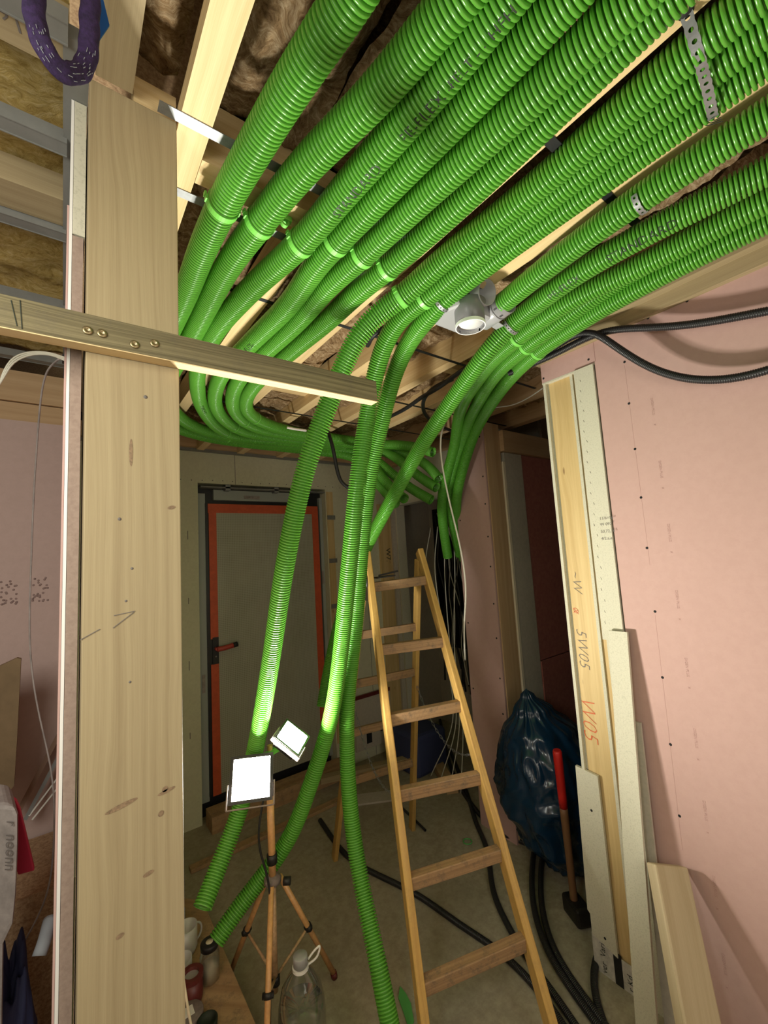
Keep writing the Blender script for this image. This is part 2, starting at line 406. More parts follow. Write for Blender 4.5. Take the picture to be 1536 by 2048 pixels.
def smooth_path(pts, step, it=2):
    """Catmull-Rom through pts, resampled at even steps"""
    P = np.array([[float(c) for c in p] for p in pts]); P = np.vstack([2 * P[0] - P[1], P, 2 * P[-1] - P[-2]])
    out = []
    for i in range(1, len(P) - 2):
        p0, p1, p2, p3 = P[i - 1:i + 3]
        for t in np.linspace(0, 1, 40, endpoint=False):
            out.append(0.5 * ((2 * p1) + (-p0 + p2) * t + (2 * p0 - 5 * p1 + 4 * p2 - p3) * t * t + (-p0 + 3 * p1 - 3 * p2 + p3) * t ** 3))
    out.append(P[-2]); Q = np.array(out)
    for _ in range(it):
        L = np.concatenate([[0], np.cumsum(np.linalg.norm(np.diff(Q, axis=0), axis=1))])
        n = max(2, int(L[-1] / 0.01)); s = np.linspace(0, L[-1], n)
        Q = np.stack([np.interp(s, L, Q[:, k]) for k in range(3)], 1)
        K = 7
        if len(Q) > 3 * K:
            pad = np.vstack([2 * Q[0] - Q[K:0:-1], Q, 2 * Q[-1] - Q[-2:-K - 2:-1]])
            Q = np.stack([np.convolve(pad[:, k], np.ones(2 * K + 1) / (2 * K + 1), 'valid') for k in range(3)], 1)
    L = np.concatenate([[0], np.cumsum(np.linalg.norm(np.diff(Q, axis=0), axis=1))])
    n = max(2, int(L[-1] / step)); s = np.linspace(0, L[-1], n + 1)
    return np.stack([np.interp(s, L, Q[:, k]) for k in range(3)], 1)

# ------------------------------------------------------------------ writing
def text_geo(txt, size, seg=None, thin=0.0, shear=0.0):
    cu = bpy.data.curves.new('t', 'FONT'); cu.body = txt; cu.size = size; cu.resolution_u = 2; cu.offset = -thin; cu.shear = shear
    o = bpy.data.objects.new('t', cu); COL.objects.link(o)
    bpy.context.view_layer.update()
    me = bpy.data.meshes.new_from_object(o)
    v = [tuple(p.co) for p in me.vertices]; f = [list(p.vertices) for p in me.polygons]
    if seg:
        import bmesh
        bm = bmesh.new(); bm.from_mesh(me); bmesh.ops.triangulate(bm, faces=bm.faces)
        for _ in range(6):
            le = [e for e in bm.edges if e.calc_length() > seg]
            if not le: break
            bmesh.ops.subdivide_edges(bm, edges=le, cuts=1); bmesh.ops.triangulate(bm, faces=bm.faces)
        bm.verts.ensure_lookup_table(); bm.verts.index_update()
        v = [tuple(p.co) for p in bm.verts]; f = [[q.index for q in p.verts] for p in bm.faces]; bm.free()
    bpy.data.objects.remove(o); bpy.data.curves.remove(cu); bpy.data.meshes.remove(me)
    return v, f
def flat_text(mb, txt, size, org, xd, yd, lift=0.0012, thin=0.0, shear=0.0):
    v, f = text_geo(txt, size, None, thin, shear); org, xd, yd = V(org), V(xd).normalized(), V(yd).normalized(); nrm = xd.cross(yd)
    n = len(mb.v)
    for p in v: mb.v.append(org + xd * p[0] + yd * p[1] + nrm * lift)
    for q in f: mb.face([n + i for i in q])
    return mb

# ------------------------------------------------------------------ corrugated pipe
R_PIPE = 0.0315
PITCH_P = 0.0089
PROFILE = [-0.0080, -0.0080, -0.0014, -0.0002, 0.0, -0.0002, -0.0014]
FRAC = [0.0, 0.28, 0.33, 0.44, 0.63, 0.83, 0.95]
def ribbed_mesh(pts, name, mat, parent, R=R_PIPE, pitch=PITCH_P, sides=26, prof=PROFILE, frac=FRAC, inner=0.0):
    Q = smooth_path(pts, 0.004)
    L = np.concatenate([[0], np.cumsum(np.linalg.norm(np.diff(Q, axis=0), axis=1))]); tot = L[-1]
    n = int(tot / pitch)
    s = np.array([(i + fr) * pitch for i in range(n) for fr in frac]); off = np.array(list(prof) * n)
    C = np.stack([np.interp(s, L, Q[:, k]) for k in range(3)], 1)
    T = np.stack([np.interp(s + .004, L, Q[:, k]) - np.interp(s - .004, L, Q[:, k]) for k in range(3)], 1)
    T /= np.linalg.norm(T, axis=1)[:, None]
    a = np.cross(T[0], [0.3, 0.2, 1.0]); A = []
    for t in T:
        a = a - t * a.dot(t); a /= np.linalg.norm(a); A.append(a)
    A = np.array(A); B = np.cross(T, A)
    rad = R + off
    if inner:
        m = np.searchsorted(s, tot - inner)
        C = np.vstack([C, C[-1:], C[m:][::-1]]); A = np.vstack([A, A[-1:], A[m:][::-1]]); B = np.vstack([B, B[-1:], B[m:][::-1]])
        rad = np.concatenate([rad, [R - .0012], R - 0.0055 + off[m:][::-1] * .3])
    th = np.linspace(0, 2 * np.pi, sides, endpoint=False)
    ring = (A[:, None, :] * np.cos(th)[None, :, None] + B[:, None, :] * np.sin(th)[None, :, None]) * rad[:, None, None] + C[:, None, :]
    og = np.array(ORIG[parent.name]) if parent is not None else ring.reshape(-1, 3).mean(0)
    v = (ring.reshape(-1, 3) - og).astype(np.float32)
    k = len(C); i, j = np.meshgrid(np.arange(k - 1), np.arange(sides), indexing='ij'); j2 = (j + 1) % sides
    f = np.stack([i * sides + j, i * sides + j2, (i + 1) * sides + j2, (i + 1) * sides + j], -1).reshape(-1, 4)
    me = bpy.data.meshes.new(name)
    me.vertices.add(len(v)); me.vertices.foreach_set('co', v.ravel())
    me.loops.add(f.size); me.loops.foreach_set('vertex_index', f.ravel().astype(np.int32))
    me.polygons.add(len(f)); me.polygons.foreach_set('loop_start', np.arange(0, f.size, 4, dtype=np.int32))
    me.polygons.foreach_set('use_smooth', np.ones(len(f), dtype=bool))
    me.update(calc_edges=True); me.validate(); me.materials.append(MATS[mat])
    o = bpy.data.objects.new(name, me); COL.objects.link(o)
    if parent is not None: o.parent = parent
    else: o.location = og
    ORIG[o.name] = V(og)
    return o, Q
def pipe_text(parent, Q, txt, size, px, flip=1, offang=0.0, lift=0.0004, R=R_PIPE, name='printed_text'):
    """print txt along the pipe, starting next to world point px, on the side that faces the room"""
    L = np.concatenate([[0], np.cumsum(np.linalg.norm(np.diff(Q, axis=0), axis=1))])
    i0 = int(np.argmin(np.linalg.norm(Q - np.array(px), axis=1))); s0 = L[i0]
    v, f = text_geo(txt, size, 0.0022, size * .004); mb = MB()
    f = [q for q in f if ((s0 + flip * sum(v[i][0] for i in q) / len(q)) / PITCH_P) % 1.0 > .25]
    for p in v:
        s = s0 + flip * p[0]
        c = np.array([np.interp(s, L, Q[:, k]) for k in range(3)])
        t = np.array([np.interp(s + .01, L, Q[:, k]) - np.interp(s - .01, L, Q[:, k]) for k in range(3)]); t = t / (np.linalg.norm(t) + 1e-9)
        cd = EYE - c; cd = cd - t * cd.dot(t); cd /= np.linalg.norm(cd)
        y = np.cross(cd, t * flip); ph = (p[1] - size * .35) / R + offang
        mb.v.append(c + (cd * math.cos(ph) + y * math.sin(ph)) * (R + lift))
    for q in f: mb.face(q)
    return mb.build(name, 'ink', parent)

# =================================================================== THE SETTING
Z0 = 2.45                                    # underside of the ceiling joists
struct(MB().box((-2.4, -2.0, -0.1), (4.2, 3.4, 0.0)).build('floor', 'concrete'))
struct(MB().box((-2.4, -2.0, 2.70), (4.2, 3.4, 2.78)).build('ceiling', 'osb'))
struct(MB().box((-2.4, -2.0, 0.0), (-2.3, 3.4, 2.7)).build('wall_left', 'grey_board'))
struct(MB().box((-2.3, -2.0, 0.0), (4.2, -1.9, 2.7)).build('wall_rear', 'grey_board'))
struct(MB().box((4.1, -1.9, 0.0), (4.2, 3.3, 2.7)).build('wall_far', 'grey_board'))
# back wall with the door opening
DX0, DX1, DZ = 0.74, 1.745, 2.235
wb = struct(MB().box((0.0, 3.1, 0.0), (DX0, 3.22, 2.47), 2).box((DX1, 3.1, 0.0), (2.45, 3.22, 2.47), 2).box((DX0, 3.1, DZ), (DX1, 3.22, 2.47), 2).build('wall_back', 'board_back'))
MB().box((1.0 - .0015, 3.0985, DZ), (1.0 + .0015, 3.1, 2.46)).box((2.12, 3.0985, 0.0), (2.123, 3.1, 2.46)).build('board_joint', 'pencil', wb)
tw = MB()
for k in range(26): tw.lathe([(0.0, 0), (.004, 0), (.004, .001)], (0.35 + .07 * k, 3.0995, DZ + .02 + .004 * math.sin(k)), (0, -1, 0), 8)
for k in range(4): tw.box((DX0 - .07, 3.0985, .55 + .43 * k), (DX0 - .066, 3.1, .59 + .43 * k + .02 * (k % 2)))
tw.build('screw_marks', 'pencil', wb)
struct(MB().box((0.0, 3.02, 2.47), (2.45, 3.2, 2.56)).build('trim_1', 'plank'))
struct(MB().box((0.0, 3.06, 2.455), (2.45, 3.10, 2.475)).build('trim_2', 'zinc_dull'))
struct(MB().box((0.0, 3.30, 0.0), (2.6, 3.38, 2.7)).build('wall_outer', 'dark'))

# corner wall running towards the camera, with its own doorway
wc = struct(MB().box((2.45, 3.04, 0.0), (2.53, 3.22, 2.47), 2).box((2.45, 1.9, 2.115), (2.53, 3.04, 2.47), 1).build('wall_corner', 'board_back'))
MB().box((2.44, 3.03, 0.0), (2.535, 3.042, 2.115)).box((2.44, 1.9, 2.105), (2.535, 3.042, 2.116)).build('reveal_edge', 'fibre', wc)
struct(MB().box((3.05, 1.9, 0.0), (3.1, 3.3, 2.7)).build('wall_recess', 'grey_board'))
struct(MB().box((2.53, 3.25, 0.0), (3.1, 3.3, 2.7)).build('wall_recess_end', 'grey_board'))

# right-hand wall in pink fire board, its layers left open towards its end
wr = struct(MB().prism([(1.68, 0.77, 0.0), (1.68, -1.9, 0.0), (1.68, -1.9, 2.5), (1.68, 1.004, 2.5), (1.68, 1.004, 2.365), (1.68, 0.77, 2.365)], (0.0125, 0, 0)).build('wall_right', 'pink'))
MB().box((1.72, -1.9, 0.0), (1.80, 0.80, 2.5)).build('wall_core', 'spruce_yellow', wr)
scr = MB()
for (x, y) in [(1083, 722), (1087, 757), (1177, 719), (1172, 681), (1249, 724), (1258, 807), (1270, 898), (1282, 995), (1294, 1096), (1310, 1223), (1325, 1355), (1341, 1489), (1359, 1632), (1296, 636), (1374, 602)]:
    scr.lathe([(0.0, 0.0005), (.0042, 0.0008), (.0048, 0.0)], PX(x, y, 1.68), (-1, 0, 0), 10)
scr.build('drywall_screw', 'cavity', wr)['kind'] = 'stuff'
ln = MB().box((1.6793, 0.7655, 2.37), (1.68, 0.767, 2.49))
for a, b in (((1249, 730), (1300, 1130)), ((1310, 1230), (1365, 1700))):
    p, q = PX(*a, 1.68), PX(*b, 1.68); ln.beam(p, q, 0.0006, 0.0006)
ln.build('pencil_line', 'stamp', wr)
st = MB()
for (x, y) in [(1301, 797), (1317, 922), (1334, 1048), (1350, 1180), (1369, 1315), (1386, 1456), (1405, 1600), (1424, 1750), (1443, 1905)]:
    p = PX(x, y, 1.68); flat_text(st, 'DIGEN PLUS', .0115, p, (0, 0, -1), (0, -1, 0), .0006, .00015)
    flat_text(st, 'x', .013, p + np.array([0, 0.0, -.095]), (0, 0, -1), (0, -1, 0), .0006)
st.build('stamp_text', 'stamp', wr)

# layers of the open wall end, each board a strip
g = 'board and timber layers at the open end of the pink wall'
tag(MB().box((1.672, 0.775, 1.28), (1.6925, 0.855, 2.362), 2).box((1.6925 - .002, 0.775, 0.0), (1.70, 0.85, 1.28), 2).build('fibreboard_strip', 'fibre'), 'pale speckled gypsum fibreboard strip beside the pink wall board, tall and upright', 'board', g)
s_ = MB().box((1.70, 0.852, 0.04), (1.79, 0.872, 2.362), 2)
tag(s_.build('timber_stud', 'spruce_yellow'), 'narrow yellow spruce strip between fibreboard and grey board edge', 'timber', g)
tag(MB().box((1.692, 0.872, 0.04), (1.79, 0.884, 2.362), 2).build('fibreboard_edge', 'fibre'), 'thin grey fibreboard edge running upright between two timber strips', 'board', g)
ws = tag(MB().box((1.70, 0.886, 0.06), (1.79, 0.985, 2.362), 2).build('timber_stud', 'spruce_yellow'), 'wide yellow spruce stud marked W05 by hand at the wall end', 'timber', g)
tag(MB().box((1.685, 0.992, 0.75), (1.79, 1.004, 2.362), 2).box((1.70, 0.985, .75), (1.79, .992, 2.362), 2).build('plasterboard_edge', 'fibre'), 'pale plasterboard edge forming the outermost corner of the wall end', 'board', g)
MB().box((1.6795, 0.77, 2.3595), (1.70, 1.004, 2.366)).build('header_edge', 'fibre', wr)
# hand writing on the stud
wt = MB()
def wtext(t, px, size, mat_mb): flat_text(mat_mb, t, size, PX(px[0], px[1], 1.70), (0, 0.0, -1), (0, -1, 0), .0012, size * .022, .35)
for t_, p_, z_, n_, m_ in (('~W', (1143, 1140), .055, 'pencil_letters', 'pencil'), ('5W05', (1152, 1255), .062, 'pencil_number', 'pencil'), ('W05', (1160, 1388), .085, 'red_number', 'red_crayon'), ('o', (1146, 1212), .05, 'red_scribble', 'red_crayon'), ('x', (1146, 1214), .05, 'red_scribble', 'red_crayon')):
    wt = MB(); wtext(t_, p_, z_, wt); wt.build(n_, m_, ws)
wp = MB()
for i, (t, y) in enumerate((('11/6=5a', 1040), ('W 097', 1052), ('50,72,16', 1066), ('4/2.a.e', 1080))):
    flat_text(wp, t, .016, PX(1199 + i * 1.3, y, 1.672), (0, -1, 0), (0, 0, 1), .0006)
fl = random.Random(3)
for k in range(24):
    z = 1.35 + k * .042; y = .84 - .004 * (k % 3); wp.beam((1.6715, y, z), (1.6715, y - .003, z - .009), .0012, .0006)
wp.build('pencil_note', 'pencil', bpy.data.objects['fibreboard_strip'])
lf = tag(MB().prism([(1.683, 1.03, .755), (1.683, .94, .745), (1.683, .935, .10), (1.683, 1.03, .13), (1.683, 1.03, .2), (1.683, 1.04, .21)], (0.012, 0, 0)).build('fibreboard_piece', 'fibre'), 'lower white fibreboard piece screwed over the wide stud, ragged top edge', 'board', g)
for p in [(1183, 1621), (1210, 1877)]: MB().lathe([(0.0, .001), (.0045, .001), (.005, 0)], PX(*p, 1.683), (-1, 0, 0), 8).build('screw_head', 'cavity', lf)
vt = thing('membrane_tape', (1.69, .93, 0), 'white vapour barrier tape with black Vario lettering at foot of wall', 'tape')
MB().prism([(1.688, 1.035, .13), (1.688, .955, .12), (1.688, .955, .0), (1.688, 1.035, .0)], (.003, 0, 0)).prism([(1.688, .925, .1), (1.688, .86, .1), (1.688, .86, .0), (1.688, .925, .0)], (.003, 0, 0)).build('white_strip', 'tape_white', vt)
MB().prism([(1.687, .955, .12), (1.687, .925, .11), (1.687, .925, .0), (1.687, .955, .0)], (.003, 0, 0)).build('black_strip', 'black', vt)
vx = MB(); flat_text(vx, 'ver  Vario', .03, (1.6865, .985, .01), (0, 0, 1), (0, 1, 0), .0006); flat_text(vx, 'r Kd', .03, (1.6865, .888, .012), (0, 0, 1), (0, 1, 0), .0006)
vx.build('tape_text', 'ink', vt)
MB().box((1.69, .86, 0), (1.79, 1.03, .06)).build('sole_plate', 'spruce_yellow', vt)

# niche wall beyond the open end
NY = 1.65
pb = tag(MB().box((2.05, NY + .005, .0), (2.0625, 1.915, 2.47), 2).build('plasterboard_sheet', 'pink'), 'tall narrow pink board behind the ladder with hanging cable in front', 'board', 'boards of the niche wall')
for y_, zs in ((1.678, (2.35, 2.1, 1.93, 1.73, 1.55, 1.33, 1.13, .9, .7, .5)), (1.893, (2.2, 1.85, 1.5, 1.2, .8))):
    for z in zs: MB().lathe([(0, .0008), (.005, .0008), (.0055, 0)], (2.05, y_, z), (-1, 0, 0), 8).build('screw_head', 'cavity', pb)
tag(MB().box((2.066, NY + .0, 0.0), (2.205, NY + .055, 2.44), 2).build('niche_stud', 'plank'), 'knotty brown stud between pink board and grey board in the niche', 'timber', 'boards of the niche wall')
gb = tag(MB().box((2.232, NY - .005, 0.0), (2.414, NY + .02, 2.262), 2).build('grey_board_sheet', 'grey_board'), 'grey board in the dim niche beside the dark red panel', 'board', 'boards of the niche wall')
MB().box((2.210, NY - .01, 0.0), (2.230, NY + .01, 2.20), 2).build('foam_bead', 'sugar', gb)
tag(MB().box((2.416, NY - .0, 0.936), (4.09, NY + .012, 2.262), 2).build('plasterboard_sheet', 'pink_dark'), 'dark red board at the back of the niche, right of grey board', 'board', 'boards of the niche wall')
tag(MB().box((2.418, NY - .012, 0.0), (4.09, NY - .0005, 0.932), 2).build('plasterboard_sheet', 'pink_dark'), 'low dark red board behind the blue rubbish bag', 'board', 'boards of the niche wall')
struct(MB().box((2.064, NY + .06, 0.0), (4.1, 1.915, 2.44)).build('wall_niche', 'grey_board'))
tag(MB().box((2.207, NY - .03, 2.266), (4.09, NY + .05, 2.40), 0).build('wall_plate', 'plank'), 'knotty brown plate on top of the niche wall', 'timber')

# partition seen edge-on left of the post
tag(MB().box((-.0005, .80, 0.0), (.0035, 3.1, 2.445), 2).build('partition_board', 'white'), 'pale fibreboard edge standing upright left of the post', 'board', 'partition boards left of the post')
tag(MB().box((.0040, .80, 0.0), (.0185, 3.1, 2.20), 2).build('partition_board', 'brown_board'), 'grey brown plasterboard edge directly against the post', 'board', 'partition boards left of the post')
tag(MB().box((-.0035, .80, 0.0), (-.0008, 3.1, 2.25), 2).build('partition_board', 'pink'), 'thin pink plasterboard edge, outermost left of the post', 'board', 'partition boards left of the post')

tag(MB().box((.0040, .80, 2.203), (.0205, 3.1, 2.445), 1).build('partition_board', 'fibre'), 'short pale board edge above the brown one, beside the post top', 'board', 'partition boards left of the post')
tag(MB().box((-.012, .70, 2.446), (.022, 3.1, 2.47), 1).build('partition_rail', 'zinc_dull'), 'grey steel rail on top of the thin partition', 'rail')
# left room far wall
LY = 2.03
struct(MB().box((-2.3, LY, 0.0), (-.004, LY + .05, 2.232)).build('wall_left_room', 'pink_left_lit'))
for i, (z0, z1) in enumerate(((2.232, 2.30), (2.303, 2.42))):
    tag(MB().box((-2.3, LY - .01 * i, z0), (-.004, LY + .08, z1), 0).build('wall_plank', 'plank'), ['lower reddish plank above the pink board in left room', 'upper reddish plank just under the left room ceiling'][i], 'timber', 'planks above the left pink wall')
fp = MB()
rr = random.Random(5)
for (cx, cy) in ((18, 1186), (80, 1178)):
    for k in range(26):
        a = rr.uniform(-16, 16); b_ = rr.uniform(-24, 24)
        p = PY(cx + a, cy + b_, LY); fp.lathe([(0, .0006), (rr.uniform(.001, .0035), .0006), (.004, 0)], p, (0, -1, 0), 6)
fp.build('shoe_print', 'print_mark', bpy.data.objects['wall_left_room'])

# =================================================================== CEILING
# joists along Y, each a timber of its own
jl = [
    ((.155, .207), .04, (-.9, 1.62), 'pale ceiling joist right of the post, crossed by two shiny straps', 'spruce'),
    ((.445, .495), .10, (.9, 3.02), 'ceiling joist between third and fourth pipe behind the brace', 'spruce'),
    ((.716, .764), .12, (-.9, 3.02), 'ceiling joist carrying the upper end of the long perforated strap', 'spruce'),
    ((.965, 1.035), .14, (-.9, .775), 'knotty ceiling joist ending at the grey air manifold', 'spruce'),
    ((.99, 1.04), .14, (.90, 3.02), 'ceiling joist beyond the grey air manifold', 'spruce'),
    ((1.29, 1.34), .14, (.95, 3.02), 'ceiling joist under the loop of black cable', 'spruce'),
    ((1.585, 1.635), .14, (1.06, 3.02), 'ceiling joist nearest the open end of the pink wall', 'spruce'),
    ((1.99, 2.05), .14, (-.9, 3.02), 'ceiling joist just past the end of the pink wall', 'plank'),
    ((2.34, 2.40), .14, (-.9, 3.02), 'dim ceiling joist furthest to the right over the niche', 'plank'),
]
for (x0, x1), h, (y0, y1), lab, mt in jl:
    tag(MB().box((x0, y0, Z0), (x1, y1, Z0 + h), 1).build('ceiling_joist', mt), lab, 'joist', 'ceiling joists')
tag(MB().box((1.655, -1.8, 2.45), (1.70, 1.02, 2.50), 1).box((1.62, -1.8, 2.50), (1.69, 1.02, 2.56), 1).build('wall_plate', 'spruce_post'), 'long timber plate along the top of the pink wall', 'timber')
tag(MB().box((.03, -.9, Z0 + .002), (.082, .742, Z0 + .10), 1).build('ceiling_joist', 'spruce_post'), 'joist over the post on the left, end cut beside the purple sling', 'joist', 'ceiling joists')
tag(MB().box((.085, .755, Z0 + .002), (.152, .80, Z0 + .055), 0).build('header_block', 'spruce'), 'short cross block on top of the post, half in shadow', 'timber')
tag(MB().box((.208, .80, Z0), (.711, .862, Z0 + .14), 0).build('cross_beam', 'spruce'), 'cross beam behind the green pipe clips, shaded front face', 'timber')
tag(MB().box((.208, .26, Z0 + .04), (.711, .34, Z0 + .14), 0).build('cross_beam', 'plank'), 'brown cross beam glimpsed between the pipes near the top edge', 'timber')
# bay noggins seen beyond
for i, (x0, x1, y) in enumerate(((1.04, 1.29, 1.52), (1.34, 1.585, 1.95), (.757, .99, 1.88), (1.34, 1.585, 1.30))):
    tag(MB().box((x0, y, Z0 + .05), (x1, y + .05, Z0 + .14), 0).build('nogging', 'spruce'), ['short nogging between joists left of the drooping pipes', 'short nogging in the far bay above the ladder', 'short nogging above the curved black cable end', 'short nogging beside the air manifold'][i], 'timber', 'noggings between the joists')
# flat steel straps nailed across the joists
bands = [(.385, .757, 1.22, 'across the joists near the top right pipes'), (.735, .12, .76, 'the nearer of two across the pale joist right of the post'), (.903, .12, .76, 'the farther of two across the pale joist right of the post'),
         (1.175, .3, 1.9, 'across the ceiling behind the air manifold'), (1.66, .5, 2.3, 'across the far joists under the black cable'), (2.06, .6, 2.3, 'across the far joists above the door')]
for y, x0, x1, lab in bands:
    wd = .022 if y < 1 else .014
    tag(MB().box((x0, y - wd / 2, Z0 - .0018), (x1, y + wd / 2, Z0 - .0002), 0).build('steel_strap', 'zinc' if x0 < .2 else 'black'), ('shiny steel strap, ' if x0 < .2 else 'dark flat strap ') + lab, 'strap', 'flat straps under the joists')  # steel out of the light gets black, its shade put into the colour

# mineral wool
def batt(x0, x1, y0, y1, zb, label, mat='wool_brown', amp=.03, name='insulation_batt', seed=0.0):
    nx = max(6, int((x1 - x0) / .014)); ny = max(6, int((y1 - y0) / .014)); mb = MB()
    for i in range(nx + 1):
        for j in range(ny + 1):
            x = x0 + (x1 - x0) * i / nx; y = y0 + (y1 - y0) * j / ny
            p = Vector((x * 7, y * 7, seed)); e = min(i, nx - i) / nx * 4
            d = noise.fractal(p, 1.0, 2.0, 4) * amp + noise.noise(Vector((x * 45, y * 45, seed + 3))) * amp * .3 - .012 * min(1, e)
            mb.v.append(Vector((x, y, zb + d)))
    for i in range(nx):
        for j in range(ny):
            a = i * (ny + 1) + j; mb.face([a, a + 1, a + ny + 2, a + ny + 1], None, True)
    n = len(mb.v); mb.v += [Vector((x0, y0, 2.695)), Vector((x1, y0, 2.695)), Vector((x1, y1, 2.695)), Vector((x0, y1, 2.695))]
    mb.face([n, n + 1, n + 2, n + 3])
    rim = [(i * (ny + 1)) for i in range(nx + 1)]; mb.face([n + 1, n] + rim)
    rim = [(i * (ny + 1) + ny) for i in reversed(range(nx + 1))]; mb.face([n + 3, n + 2] + rim)
    return tag(mb.build(name, mat), label, 'insulation', 'mineral wool batts in the ceiling')
for i, (x0, x1, y0, y1, z, lab) in enumerate((
    (.084, .154, -.5, .75, 2.545, 'brown mineral wool in the narrow bay above the post'),
    (.209, .443, -.5, .80, 2.60, 'brown mineral wool above the two leftmost pipes'),
    (.446, .710, -.5, .80, 2.60, 'brown mineral wool between second pipe and the long joist'),
    (.209, .443, .865, 2.95, 2.56, 'brown mineral wool behind the curved pipe loops'),
    (.497, .710, .865, 2.95, 2.55, 'brown mineral wool left of the first hanging pipe'),
    (.759, .961, -.5, 1.87, 2.575, 'brown mineral wool above the three pipes between joists'),
    (.759, .988, 1.935, 2.95, 2.52, 'brown mineral wool by the far end of the curved black cable'),
    (1.042, 1.288, -.5, 1.51, 2.55, 'brown mineral wool right of the air manifold'),
    (1.042, 1.288, 1.575, 2.95, 2.53, 'brown mineral wool over the pipe ends by the back wall'),
    (1.342, 1.583, -.5, 1.94, 2.56, 'brown mineral wool over the drooping bundle of pipes'),
    (1.342, 1.583, 2.005, 2.95, 2.53, 'brown mineral wool in the corner bay near the back wall'),
    (1.637, 1.988, -.5, 2.95, 2.56, 'brown mineral wool above the open end of the pink wall'),
    (2.052, 2.338, 1.0, 2.95, 2.56, 'brown mineral wool over the niche'))):
    batt(x0, x1, y0, y1, z, lab, seed=i * 5.3)

# left room ceiling: yellow wool between timbers and profiles running across
batt(-.9, -.006, .25, 2.0, 2.515, 'yellow mineral wool over the left room', 'wool_yellow', .022, seed=77)
for i, (y0, y1) in enumerate(((.705, .762), (1.058, 1.143))):
    tag(MB().box((-1.2, y0, Z0 - .0), (-.005, y1, Z0 + .06), 0).build('ceiling_batten', 'spruce_post'), ['pale batten with pencil marks behind the purple sling', 'pale batten with small knots above the left pink wall'][i], 'timber', 'battens of the left room ceiling')
pm = MB()
for (t, x, y, s) in (('X', 22, 22, .03), ('10', 28, 62, .03), ('9', -2, 36, .03)):
    flat_text(pm, t, s, PZ(x, y, Z0 - .0003), (.97, -.2, 0), (-.2, -.97, 0), .0004)
pm.build('pencil_marks', 'pencil', bpy.data.objects['ceiling_batten'])
for i, y in enumerate((.690, .903, 1.164, 1.515, 1.94)):
    t = thing('metal_profile', (-.6, y, Z0 - .01), ['grey steel ceiling profile nearest the camera, behind the purple sling', 'grey steel ceiling profile crossing the yellow wool below the purple sling', 'grey steel ceiling profile touching the knotty batten', 'grey steel ceiling profile above the end of the weathered brace', 'grey steel ceiling profile just above the reddish planks'][i], 'profile', 'steel profiles of the left room ceiling')
    MB().box((-1.2, y - .015, Z0 - .012), (-.006, y + .015, Z0 - .0005), 0).build('profile_web', 'zinc_dull', t)
    MB().box((-1.2, y - .017, Z0 - .014), (-.006, y - .015, Z0 + .012), 0).box((-1.2, y + .015, Z0 - .014), (-.006, y + .017, Z0 + .012), 0).build('profile_flange', 'zinc_dull', t)

# =================================================================== POST, BRACE
post = tag(MB().box((.0225, .75, 0.0), (.152, .88, Z0), 2).build('timber_post', 'spruce_post', bevel=.0015), 'wide pale spruce post standing in the left foreground', 'post')
mk = MB()
for a, b in (((228, 1231), (270, 1222)), ((226, 1256), (268, 1224)), ((160, 1280), (200, 1258))):
    mk.beam(PY(a[0], a[1], .7495), PY(b[0], b[1], .7495), .0012, .0008)
for (x, y, r) in ((291, 794, .003), (239, 1038, .0025), (264, 1137, .002), (260, 1364, .0018), (252, 1202, .0018)):
    mk.lathe([(0, .0004), (r, .0004), (r, 0)], PY(x, y, .75), (0, -1, 0), 8)
mk.build('scuff_mark', 'pencil', post)
for (x, y, a_, b_) in ((243, 1612, .020, .0035), (333, 1582, .012, .0028), (322, 1627, .004, .004), (330, 1578, .004, .004), (297, 1747, .007, .003), (262, 905, .0025, .022), (343, 1015, .006, .003), (240, 1872, .005, .003)):
    p = PY(x, y, .7498); n_ = 18; kb = MB()
    kb.v = [V((p[0] + a_ * math.cos(t), .7495, p[2] + b_ * math.sin(t) + a_ * math.cos(t) * .18)) for t in np.linspace(0, 2 * math.pi, n_, endpoint=False)]
    kb.face(list(range(n_)))
    kb.build('knot', 'knot_brown', post)
brace = tag(MB().beam((-.35, .735, 2.0035), (.549, .735, 2.0135), .024, .046, (0, 1, 0)).build('timber_brace', 'weathered', bevel=.0012), 'weathered brown lath screwed across the post with brass screws', 'timber')
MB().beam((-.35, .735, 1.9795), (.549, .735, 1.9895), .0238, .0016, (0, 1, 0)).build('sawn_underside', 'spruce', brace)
ul = MB()
for (x, y) in ((175, 661), (204, 667), (269, 689), (309, 687)):
    ul.lathe([(.0065, 0), (.0065, .0012), (.0045, .002), (.0026, .002), (.0022, .0005), (0, .0005)], PY(x, y, .7225), (0, -1, 0), 16)
for k, (x, y) in enumerate(((175, 661), (204, 667), (269, 689), (309, 687))):
    MB().lathe([(.0065, 0), (.0065, .0012), (.0045, .002), (.0026, .002), (.0022, .0005), (0, .0005)], PY(x, y, .7225), (0, -1, 0), 16).build('screw', 'brass', brace)
bm_ = MB().beam(PY(40, 600, .7225), PY(44, 658, .7225), .001, .0006)
bm_.beam(PY(22, 600, .7225), PY(34, 652, .7225), .001, .0006).build('scratch', 'ink', brace)

